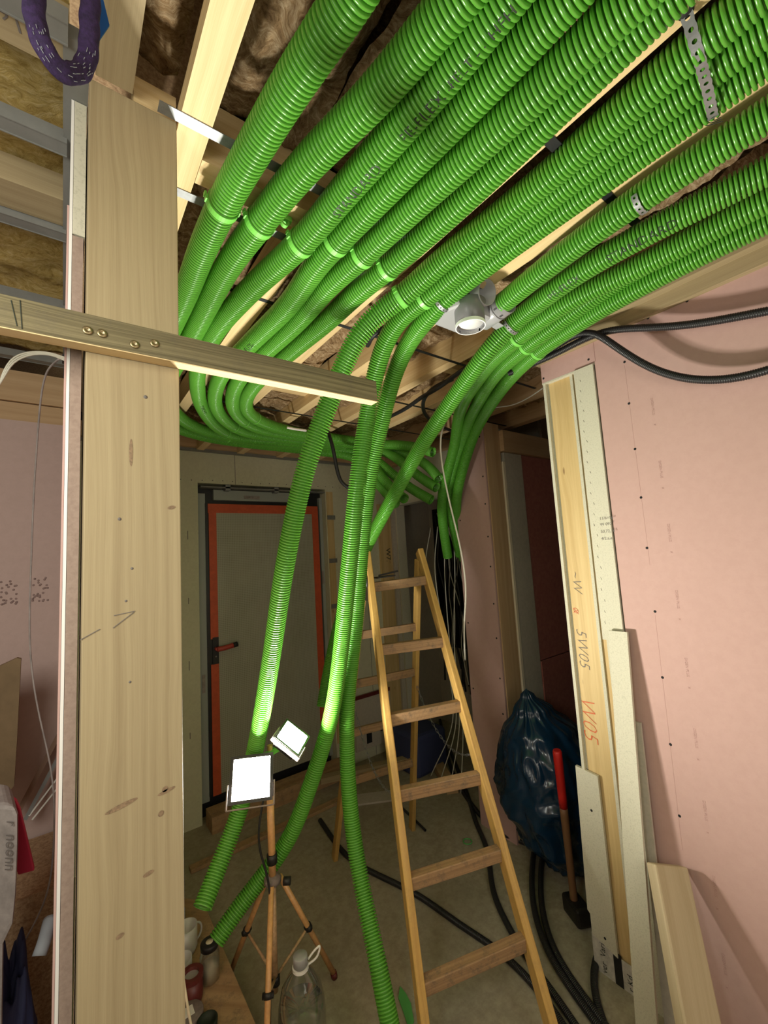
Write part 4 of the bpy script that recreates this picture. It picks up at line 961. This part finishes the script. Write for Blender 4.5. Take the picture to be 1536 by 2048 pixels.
# =================================================================== LADDER
lad = thing('step_ladder', (1.38, 1.75, 0), 'open wooden folding ladder with dirty rungs in the middle', 'ladder')
FL = (V((1.227, 1.778, 1.641)), V((.935, 1.165, 0))); FR = (V((1.534, 1.72, 1.641)), V((1.285, .93, 0)))
BL = (V((1.227, 1.80, 1.60)), V((1.226, 2.256, 0))); BR = (V((1.534, 1.742, 1.62)), V((1.711, 2.163, 0)))
side = (BR[1] - BL[1]).normalized()
side_f = (FR[1] - FL[1] + (FR[0] - FL[0])).normalized()
for (A, B) in (FL, FR): MB().beam(A + (A - B).normalized() * .03, B, .030, .062, tuple(side_f)).build('rail', 'ladder_wood', lad, bevel=.004)
for (A, B) in (BL, BR): MB().beam(A, B, .024, .045, tuple(side)).build('rail', 'ladder_wood', lad, bevel=.004)
def on(rail, z): A, B = rail; t = (A.z - z) / (A.z - B.z); return A + (B - A) * t
for z, zr in ((1.502, 1.514), (1.227, 1.225), (.96, .97), (.712, .722), (.463, .50), (.21, .277)):
    a, b = on(FL, z), on(FR, zr); MB().beam(a, b, .036, .046, (0, 1, 0)).build('rung', 'rung_wood', lad, bevel=.003)
for z in (1.25, .99, .72, .44):
    a, b = on(BL, z), on(BR, z); MB().beam(a, b, .022, .042, (0, 1, 0)).build('rear_rung', 'rung_wood', lad, bevel=.003)
hg = on(FL, 1.53) + Vector((-.02, .02, 0))
MB().lathe([(.0, -.006), (.035, -.006), (.035, .006), (0, .006)], hg, tuple(side), 20).box(tuple(hg + Vector((-.01, -.02, -.09))), tuple(hg + Vector((.006, .03, .0)))).build('hinge', 'black', lad)
MB().beam(on(FL, 1.545) + side * .03, on(FL, 1.55) + side * .13, .05, .006, (0, 1, 0)).beam(on(FL, 1.555) + side * .05, on(FL, 1.57) + side * .16, .008, .008, (0, 1, 0)).build('hinge_plate', 'black', lad)
for (p, q) in ((on(BR, .93) + Vector((-.0, 0, 0)), on(FR, .80)), (on(BL, .93), on(FL, .72))):
    d = q - p; pts = [p + d * t + Vector((0, 0, -.13 * 4 * t * (1 - t))) for t in np.linspace(0, 1, 30)]; m = MB()
    for i in range(len(pts) - 1):
        t = (pts[i + 1] - pts[i]); L_ = t.length; t.normalize(); a = t.orthogonal().normalized(); a = a if i % 2 else t.cross(a); mid = (pts[i] + pts[i + 1]) / 2
        m.tube([mid + t * (math.cos(u) * L_ * .72) + a * (math.sin(u) * .005) for u in np.linspace(0, 2 * math.pi, 10, endpoint=False)], .0012, 5, False, True)
    m.build('chain', 'zinc', lad)

# =================================================================== TRIPOD WITH TWO FLOODLIGHTS
TP = V((.635, 1.65, 0))
tr = thing('lamp_tripod', TP, 'worn orange tripod stand carrying two bright floodlights', 'tripod')
hub = TP + Vector((.0, .0, .485))
MB().tube([hub, TP + Vector((0, 0, .80))], .0135, 16).build('pole', 'orange_pole', tr)
MB().tube([TP + Vector((0, 0, .80)), TP + Vector((.005, 0, .96))], .010, 14).build('upper_pole', 'orange_pole', tr)
for zc in (.785, .545): MB().lathe([(.019, 0), (.019, .032), (.015, .033)], TP + Vector((0, 0, zc)), (0, 0, 1), 16).build('collar', 'black', tr)
MB().lathe([(.014, 0), (.03, .004), (.03, .02), (.014, .03)], hub + Vector((0, 0, -.01)), (0, 0, 1), 16).build('hub', 'grime', tr)
MB().tube([hub + Vector((.03, -.03, .0)), hub + Vector((.05, -.045, .0))], .014, 12).build('clamp_knob', 'black', tr)
feet = [V((.885, 1.672, .012)), V((.545, 1.93, .012)), V((.49, 1.40, .012))]
MB().tube([hub, TP + Vector((-.004, -.002, .12))], .0115, 12).build('centre_tube', 'pole_worn', tr)
for ft in feet:
    d = (ft - TP); d.z = 0; d.normalize(); a = hub + d * .03
    lg = MB().tube([a, ft], .010, 12).build('leg', 'orange_pole', tr)
    MB().tube([ft - (ft - a).normalized() * .012, ft - Vector((0, 0, .010))], .013, 10).build('rubber_foot', 'maroon', lg)
    mid = a + (ft - a) * .5
    MB().lathe([(.015, -.008), (.015, .008)], mid, (ft - a), 12).lathe([(.0, -.018), (.009, -.018), (.009, .018), (0, .018)], mid, tuple(d.cross(Vector((0, 0, 1)))), 10).build('brace_joint', 'black', lg)
    MB().tube([mid, TP + Vector((0, 0, .16))], .005, 8).build('brace', 'pole_worn', tr)
MB().lathe([(.016, 0), (.016, .03)], TP + Vector((0, 0, .14)), (0, 0, 1), 12).build('lower_collar', 'black', tr)
MB().beam((.55, 1.63, .92), (.72, 1.66, .945), .012, .02, (0, 1, 0)).build('crossbar', 'clamp_green', tr)
MB().tube(smooth_path([(.60, 1.62, .80), (.575, 1.63, .66), (.60, 1.63, .56), (.612, 1.615, .48), (.60, 1.60, .3), (.585, 1.59, .02)], .01, 1), .004, 8).build('lamp_cable', 'black', tr)
def floodlight(cen, nrm, roll, half, label):
    cen = V(cen); n = V(nrm).normalized(); r = n.cross(Vector((0, 0, 1))).normalized(); u = r.cross(n)
    rr_, uu = r * math.cos(roll) + u * math.sin(roll), -r * math.sin(roll) + u * math.cos(roll)
    t = thing('floodlight', cen, label, 'lamp', 'floodlights on the tripod')
    R4 = lambda h, off: [cen + n * off + rr_ * (i * h) + uu * (j * h) for i, j in ((-1, -1), (1, -1), (1, 1), (-1, 1))]
    m = MB(); 
    for a, o1, b, o2 in ((half * .75, -.045, half, -.006), (half, -.006, half * 1.05, .002)):
        A = R4(a, o1); B = R4(b, o2); k = len(m.v); m.v += A + B
        for q in range(4): m.face([k + q, k + (q + 1) % 4, k + 4 + (q + 1) % 4, k + 4 + q])
    k = len(m.v); m.v += R4(half * .75, -.045); m.face([k + 3, k + 2, k + 1, k]); k = len(m.v); m.v += R4(half * 1.05, .002) + R4(half * .9, .002) + R4(half * .88, -.004)
    for q in range(4):
        m.face([k + q, k + (q + 1) % 4, k + 4 + (q + 1) % 4, k + 4 + q]); m.face([k + 4 + q, k + 4 + (q + 1) % 4, k + 8 + (q + 1) % 4, k + 8 + q])
    m.build('housing', 'black', t)
    m = MB(); m.v = R4(half * .88, -.0035); m.face([0, 1, 2, 3]); m.build('lit_panel', 'lamp_glass', t)
    m = MB()
    for s in (-1, 1): m.beam(cen + rr_ * s * (half * 1.12) - uu * half * .2, cen + rr_ * s * (half * 1.12) - uu * half * 1.25, .004, .018, tuple(rr_))
    m.beam(cen - rr_ * half * 1.12 - uu * half * 1.25, cen + rr_ * half * 1.12 - uu * half * 1.25, .018, .004, tuple(n)); m.build('bracket', 'grime', t)
    return t
floodlight(PD(503, 1556, 1.46), (-.30, -.80, .50), .06, .068, 'larger square floodlight, left and lower on the tripod')
floodlight(PD(585, 1474, 1.56), (.32, -.60, .74), 1.25, .053, 'smaller tilted floodlight, right and higher on the tripod')

# =================================================================== BAG, HAMMER, LEANING BOARDS
def rubbish_bag():
    cen = Vector((2.08, 1.42, 0)); NU, NV = 120, 90; mb = MB()
    keys = [(0.0, .07, .07, -.05), (.05, .15, .06, -.04), (.2, .225, .03, -.01), (.42, .27, 0.0, 0), (.6, .25, 0, .0), (.76, .19, -.03, .02), (.88, .10, -.06, .03), (.96, .035, -.085, .04), (1.0, .0, -.09, .04)]
    for j in range(NV + 1):
        t = j / NV; k = max(i for i in range(len(keys) - 1) if keys[i][0] <= t + 1e-9); a, b = keys[k], keys[k + 1]; f = (t - a[0]) / (b[0] - a[0]); f = f * f * (3 - 2 * f)
        r = a[1] + (b[1] - a[1]) * f; ox = a[2] + (b[2] - a[2]) * f; oy = a[3] + (b[3] - a[3]) * f
        for i in range(NU):
            th = 2 * math.pi * i / NU; p = Vector((math.cos(th) * 1.5, math.sin(th) * 1.5, t * 2.2))
            d1 = abs(noise.noise(p * 1.2 + Vector((3, 1, 0)))) ; d2 = abs(noise.noise(Vector((p.x * 2.2, p.y * 2.2, p.z * 3.5 + p.x)) + Vector((9, 2, 5)))); d3 = abs(noise.noise(Vector((p.x * 5, p.y * 5, p.z * 7)) + Vector((1, 2, 15))))
            gath = 1 - .12 * abs(math.sin(th * 9 + t * 4)) * max(0, t - .72) * 4
            rr_ = r * 1.1 * (1.0 + .16 * (d1 - .25) - .18 * (d2 - .2) + .04 * d3) * gath
            mb.v.append(cen + Vector((math.cos(th) * rr_ * 1.0 + ox, math.sin(th) * rr_ * .85 + oy, .004 + t * .90)))
    for j in range(NV):
        for i in range(NU): mb.face([j * NU + i, j * NU + (i + 1) % NU, (j + 1) * NU + (i + 1) % NU, (j + 1) * NU + i], None, True)
    mb.face(list(reversed(range(NU))))
    return tag(mb.build('rubbish_bag', 'bag_blue'), 'dark blue plastic rubbish bag standing in the niche', 'bag')
rubbish_bag()
hm = thing('sledge_hammer', (1.83, 1.19, 0), 'sledge hammer with red handle end leaning on the blue bag', 'hammer')
h0 = V((1.845, 1.20, .05)); h1 = V(PD(1114, 1500, 1.92)); dd = h1 - h0
MB().tube([h0 + dd * t for t in np.linspace(0, .64, 12)], .016, 14, radii=[.019, .0165, .016, .016, .016, .016, .016, .0165, .017, .0175, .018, .018]).build('handle', 'hammer_wood', hm)
MB().tube([h0 + dd * t for t in (.63, .7, .8, .9, .99, 1.0)], .018, 14, radii=[.0185, .0185, .019, .020, .020, .016]).build('red_grip', 'hammer_red', hm)
MB().beam((1.815, 1.135, .048), (1.875, 1.245, .040), .075, .075, (0, 0, 1)).build('head', 'iron', hm, bevel=.012)

tag(MB().beam((1.542, .785, .0), (1.659, .787, 1.320), .012, .068, (1, 0, 0)).build('leaning_board', 'fibre'), 'long white fibreboard offcut leaning upright against the wall', 'board')
o = bpy.data.objects['leaning_board']
tag(MB().beam((1.620, .745, .0), (1.668, .762, 1.0), .010, .03, (1, 0, 0)).build('thin_board', 'grey_board'), 'thin greyish offcut tucked behind the long white leaning board', 'board')
tb = thing('timber_offcut', (1.5, .6, 0), 'short thick spruce offcut with cut corner leaning low on pink wall', 'timber')
T1, T0 = V((1.615, .675, .585)), V((1.36, .50, -.0)); T1, T0 = V((1.605, .69, .585)), V((1.355, .52, .0))
MB().beam(T0, T1, .118, .045, (1, -.45, 0)).build('block', 'spruce_grey', tb, bevel=.006)
# black hose curl and floor hoses
fz = .014
def fl(x, y, z=fz): return PZ(x, y, z)
hl = [([(640, 1640), (680, 1697), (720, 1732), (800, 1771), (850, 1799), (920, 1850), (1000, 1903), (1070, 1972), (1140, 2070), (1180, 2150)], 'black hose on the floor crossing from left under the ladder'),
      ([(900, 1500), (935, 1590), (950, 1640), (975, 1700), (985, 1780), (1010, 1840), (1050, 1910), (1110, 1990), (1170, 2080)], 'black hose on the floor passing behind the right ladder rail'),
      ([(1085, 1640), (1068, 1700), (1064, 1790), (1082, 1870), (1110, 1930), (1150, 1990), (1210, 2070)], 'black hose on the floor nearest the blue bag, left one'),
      ([(1105, 1650), (1085, 1710), (1082, 1800), (1100, 1880), (1130, 1940), (1180, 2010), (1240, 2090)], 'black hose on the floor nearest the blue bag, right one'),
      ([(1240, 1860), (1205, 1885), (1188, 1930), (1186, 1975), (1200, 2030), (1225, 2090)], 'black hose curling at the foot of the wall end'),
      ([(880, 1440), (900, 1530), (930, 1590), (985, 1655), (1060, 1690), (1110, 1700)], 'thick dark hose bundle strand beside the blue bag')]
for pts, lab in hl: hose([fl(*p) for p in pts], lab, 'black hoses lying on the floor', R=.0135)
hose([fl(800, 1612), fl(830, 1640), fl(852, 1662)], 'very short black hose piece behind the ladder', None, R=.007)
q = fl(935, 1684, .004); tag(MB().tube([V(q) + Vector((.024 * math.cos(a), .024 * math.sin(a), .003)) for a in np.linspace(0, 2 * math.pi, 24, endpoint=False)], .0035, 8, False, True).build('rubber_ring', 'green_inner'), 'small green ring lying on the floor behind the ladder', 'ring')
q = fl(815, 1990, .002); m = MB(); m.v = []
rs = random.Random(2)
P_ = [(fl(x, y, .001)) for x, y in ((800, 1975), (812, 1990), (822, 2010), (828, 2045), (818, 2060), (808, 2030), (797, 1998))]
tag(MB().prism(P_, (0, 0, .006)).build('film_scrap', 'green_inner'), 'dark green plastic scrap on the floor beside the ladder foot', 'scrap')
# timber scraps at the back
def plank(a, b, w, h, z, mat, label, name='timber_scrap'):
    a, b = PZ(*a, z), PZ(*b, z); d = V(b) - V(a); sd = d.cross(Vector((0, 0, 1)))
    return tag(MB().beam(a, b, w, h, tuple(sd)).build(name, mat), label, 'timber', 'timber scraps on the back floor')
plank((640, 1560), (845, 1512), .06, .04, .10, 'spruce_post', 'long timber scrap lying in front of the back wall')
plank((845, 1478), (905, 1580), .08, .05, .026, 'plank', 'short dirty timber scrap behind the ladder')
plank((380, 1740), (700, 1590), .05, .02, .012, 'board_dirty', 'thin lath on the floor behind the tripod')
plank((715, 1600), (830, 1585), .12, .012, .008, 'grey_board', 'flat board scrap on the floor under the ladder')
tag(MB().box((1.90, 3.05, .10), (2.26, 3.09, .52), 2).build('socket_board', 'grey_board'), 'low grey board with cut-outs on the back wall behind ladder', 'board')
MB().box((2.0, 3.046, .14), (2.05, 3.051, .24)).box((2.14, 3.046, .2), (2.18, 3.051, .28)).build('cut_out', 'cavity', bpy.data.objects['socket_board'])
MB().box((1.90, 3.045, .50), (2.26, 3.052, .53)).build('top_strip', 'maroon', bpy.data.objects['socket_board'])
tag(MB().box((2.10, 2.55, .0), (2.42, 2.95, .30)).build('dark_crate', 'navy', bevel=.03), 'dark plastic crate in the corner behind the ladder', 'crate')

# =================================================================== LOW BOARD WITH CUPS (left of tripod)
bz = .15
tbl = thing('low_board', (.4, 1.5, 0), 'dirty wooden board on blocks serving as a low table', 'table')
A = [PZ(*p, bz) for p in ((300, 1790), (405, 1800), (512, 2050), (540, 2110), (360, 2200), (250, 2000))]
MB().prism(A, (0, 0, -.022)).build('board_top', 'board_dirty', tbl)
MB().box((.22, 1.55, 0), (.34, 1.65, bz - .022)).box((.30, 1.15, 0), (.42, 1.25, bz - .022)).build('support_block', 'plank', tbl)
def mug(px, r, h, label, mat, handle=None):
    p = V(PZ(*px, bz)); t = thing('mug', p, label, 'mug', 'mugs on the low board')
    MB().lathe([(0, .002), (r * .8, .001), (r, .02), (r, h), (r - .003, h), (r - .004, .01), (0, .008)], p, (0, 0, 1), 28).build('cup', mat, t)
    if handle is not None:
        d = Vector((math.cos(handle), math.sin(handle), 0)); pts = [p + d * (r - .002 + .026 * math.sin(a)) + Vector((0, 0, h * .5 + h * .33 * math.cos(a))) for a in np.linspace(0, math.pi, 12)]
        MB().tube(pts, .004, 8).build('handle', mat, t)
mug((372, 1905), .042, .095, 'white mug with handle, half hidden by the post', 'mug_white', .3)
mug((362, 1960), .038, .07, 'grey white cup right below the white mug', 'mug_white')
mug((352, 1862), .036, .07, 'dark grey cup at the far end of the low board', 'mug_grey')
p = V(PZ(420, 1958, bz)); jr = thing('sugar_jar', p, 'clear jar of sugar with dark lid on the low board', 'jar')
MB().lathe([(0, .001), (.032, .001), (.034, .01), (.034, .085), (.029, .10), (.029, .108), (.027, .108), (.027, .1), (.032, .084), (.032, .004), (0, .004)], p, (0, 0, 1), 28).build('glass', 'clear', jr)
MB().lathe([(0, .005), (.0315, .005), (.0315, .05), (0, .052)], p, (0, 0, 1), 28).build('sugar', 'sugar', jr)
jl_ = MB().lathe([(.031, .106), (.032, .122), (.029, .125), (.016, .125), (0, .124)], p, (0, 0, 1), 28).build('lid', 'black', jr)
MB().lathe([(0, .1252), (.013, .1252), (.013, .1256), (0, .1256)], p, (0, 0, 1), 12).build('lid_print', 'sugar', jl_)
p = V(PZ(384, 2000, bz)); cj = thing('coffee_jar', p, 'jar with dark red ring lid on the low board', 'jar')
MB().lathe([(0, .001), (.034, .001), (.036, .01), (.036, .07), (0, .07)], p, (0, 0, 1), 28).build('glass', 'maroon', cj)
MB().ring(p + Vector((0, 0, .07)), (0, 0, 1), .024, .038, .016, 30).build('ring_lid', 'maroon', cj)
MB().lathe([(0, 0), (.024, 0), (.024, .003)], p + Vector((0, 0, .072)), (0, 0, 1), 24).build('lid_top', 'clear_film', cj)
p = V(PZ(378, 2045, bz)); tn = thing('round_tin', p, 'round dark tin with paper label at the near end', 'tin')
MB().lathe([(0, 0), (.045, 0), (.045, .028), (.042, .03), (0, .03)], p, (0, 0, 1), 30).build('body', 'grime', tn)
MB().box(tuple(p + Vector((-.015, -.015, .030))), tuple(p + Vector((.015, .02, .032)))).build('paper_label', 'white', tn)
p = V(PZ(415, 2060, bz)); MBc = MB().lathe([(0, 0), (.03, 0), (.032, .03), (.028, .032), (.026, .02), (0, .02)], p, (0, 0, 1), 24)
tag(MBc.build('dark_bowl', 'ink'), 'small dark bowl at the bottom edge of the low board', 'bowl')
cable('thin_hose', [PD(359, 1900, 1.25), PD(362, 1920, 1.24), PD(368, 1960, 1.2), PD(369, 1985, 1.2), PD(374, 2010, 1.2), PD(382, 2048, 1.2), PD(390, 2090, 1.2)], .0035, 'sugar', 'thin cream cable hanging down beside the post foot', 'cable')

# big water bottle
B0 = V((.655, 1.475, 0)); bt = thing('water_bottle', B0, 'large clear plastic water bottle with handle on the floor', 'bottle')
prof = [(0, .001), (.07, .001), (.078, .012), (.078, .05), (.075, .056), (.078, .062), (.078, .10), (.075, .106), (.078, .112), (.078, .16), (.076, .19), (.066, .235), (.045, .272), (.026, .292), (.021, .298), (.021, .315)]
MB().lathe(prof, B0, (0, 0, 1), 40).build('bottle_wall', 'clear', bt)
MB().lathe([(0, .004), (.066, .004), (.074, .014), (.074, .16), (.072, .188), (0, .19)], B0, (0, 0, 1), 36).build('water', 'water', bt)
MB().lathe([(.024, .308), (.024, .334), (.022, .337), (0, .337)], B0, (0, 0, 1), 24).build('cap', 'grey_plastic', bt)
MB().ring(B0 + Vector((0, 0, .296)), (0, 0, 1), .0215, .027, .009, 28).build('neck_ring', 'white_plastic', bt)
MB().tube(smooth_path([B0 + Vector((.02, -.008, .30)), B0 + Vector((.05, -.02, .315)), B0 + Vector((.062, -.024, .345)), B0 + Vector((.045, -.018, .338)), B0 + Vector((.024, -.01, .318))], .004, 0), .0035, 8).build('carry_handle', 'white_plastic', bt)

# =================================================================== LEFT ROOM CLUTTER
def leftp(x, y, d=1.2): return PD(x, y, d)
D1 = 1.25
tag(MB().prism([leftp(-120, 1388, D1), leftp(34, 1316, D1), leftp(42, 1318, D1), leftp(34, 1480, D1), leftp(28, 1572, D1), leftp(-2, 1606, D1), leftp(-120, 1640, D1)], (.0, .02, .0)).build('cardboard_sheet', 'cardboard'), 'brown cardboard sheet with torn edge at far left', 'cardboard')
sk = tag(MB().prism([leftp(-60, 1612, .9), leftp(10, 1609, .9), leftp(30, 1612, .9), leftp(37, 1630, .9), leftp(37, 1690, .9), leftp(33, 1790, .9), leftp(27, 1850, .9), leftp(8, 1890, .9), leftp(5, 2080, .9), leftp(-60, 2080, .9)], (-.02, .14, .0)).build('paper_sack', 'paper_grey', bevel=.01), 'grey paper sack with faded black print at far left', 'sack')
tx = MB(); flat_text(tx, 'r  noonn', .030, V(leftp(14, 1640, .895)), tuple(V(leftp(8, 1800, .895)) - V(leftp(14, 1640, .895))), tuple(V(leftp(60, 1642, .895)) - V(leftp(14, 1640, .895))), .001)
tx.build('sack_print', 'pencil', sk)
tag(MB().prism([leftp(-30, 1605, 1.02), leftp(0, 1597, 1.02), leftp(18, 1594, 1.02), leftp(32, 1603, 1.02), leftp(40, 1620, 1.02), leftp(52, 1670, 1.02), leftp(69, 1742, 1.02), leftp(36, 1751, 1.02), leftp(20, 1700, 1.02), leftp(-30, 1700, 1.02)], (0, .02, 0)).build('neon_bucket', 'pink_neon', bevel=.003), 'neon pink plastic bucket edge behind the grey sack', 'bucket')
# bench block, planks and profiles behind
tag(MB().box((-1.0, 1.68, .0), (-.006, 2.02, .755), 0).build('osb_box', 'osb'), 'low chipboard box against the left pink wall', 'box')
for i, (a, b, r_, mt, lab) in enumerate((((118, 1470), (36, 1625), .009, 'hammer_wood', 'brown batten leaning behind the neon bucket'), ((130, 1490), (50, 1640), .007, 'zinc_dull', 'light grey metal strip leaning beside the brown batten'), ((132, 1540), (58, 1632), .003, 'white_cable', 'thin white rod leaning near the post, left one'), ((134, 1560), (64, 1640), .003, 'white_cable', 'thin white rod leaning near the post, right one'))):
    tag(MB().beam(PY(a[0] + 10, a[1] - 20, 2.0), PY(*b, 1.93), r_ * 1.6, r_, (1, 0, 0)).build('leaning_strip', mt), lab, 'strip', 'strips leaning against the left wall')
cable('grey_cable', [PD(118, 718, 1.0), PD(108, 722, 1.0), PD(90, 745, 1.05), PD(80, 810, 1.1), PD(74, 890, 1.15), PD(68, 980, 1.2), PD(64, 1080, 1.2), PD(60, 1200, 1.2), PD(60, 1300, 1.2), PD(72, 1400, 1.2), PD(90, 1480, 1.2), PD(106, 1560, 1.2), PD(109, 1640, 1.15), PD(106, 1720, 1.1), PD(92, 1800, 1.1), PD(45, 1890, 1.1)], .0022, 'paper_grey', 'long thin grey cable drooping down the left room', 'cable', None, 8)
for k in range(3):
    cable('clear_tube', [PD(132, 716 + 3 * k, .80), PD(100, 706 + 2 * k, .80), PD(62, 704 + 3 * k, .80), PD(28, 715 + 5 * k, .80), PD(8, 742 + 6 * k, .80), PD(-8 - k * 3, 790, .80)], .0016, 'clear_hose', 'thin clear tube curving left from behind the post edge', 'tube', 'clear tubes left of the post', 8)
tag(MB().box(tuple(PD(124, 722, .80)), tuple(PD(124, 722, .80) + np.array([.012, .012, .014]))).build('tape_knot', 'black'), 'black tape knot holding the clear tubes by the post', 'tape')
cable('black_cable', [PD(-30, 815, 1.6), PD(10, 835, 1.6), PD(38, 845, 1.6)], .009, 'black', 'black cable piece below the planks at far left', 'cable')
# dark trousers / bag heap at lower left
def heap(cen, rx, ry, rz, mat, name, label, cat, seed):
    NU, NV = 48, 24; mb = MB()
    for j in range(NV + 1):
        ph = math.pi / 2 * j / NV
        for i in range(NU):
            th = 2 * math.pi * i / NU; p = Vector((math.cos(th) * math.cos(ph), math.sin(th) * math.cos(ph), math.sin(ph)))
            d = 1 + .18 * noise.noise(p * 2.3 + Vector((seed, 0, 0))) + .06 * noise.noise(p * 7 + Vector((0, seed, 0)))
            mb.v.append(V(cen) + Vector((p.x * rx * d, p.y * ry * d, p.z * rz * d)))
    for j in range(NV):
        for i in range(NU): mb.face([j * NU + i, j * NU + (i + 1) % NU, (j + 1) * NU + (i + 1) % NU, (j + 1) * NU + i], None, True)
    mb.face(list(reversed(range(NU))))
    return tag(mb.build(name, mat), label, cat)
heap((-.085, 1.46, .0), .07, .12, .76, 'navy', 'work_bag', 'dark navy cloth bag on the floor left of the post', 'bag', 4)
gl = MB().tube(smooth_path([PY(100, 1838, 1.40), PY(92, 1870, 1.37), PY(86, 1890, 1.35), PY(78, 1912, 1.34)], .008, 0), .014, 12, radii=None)
tag(gl.build('work_glove', 'glove_grey'), 'light grey work glove on the navy bag', 'glove')
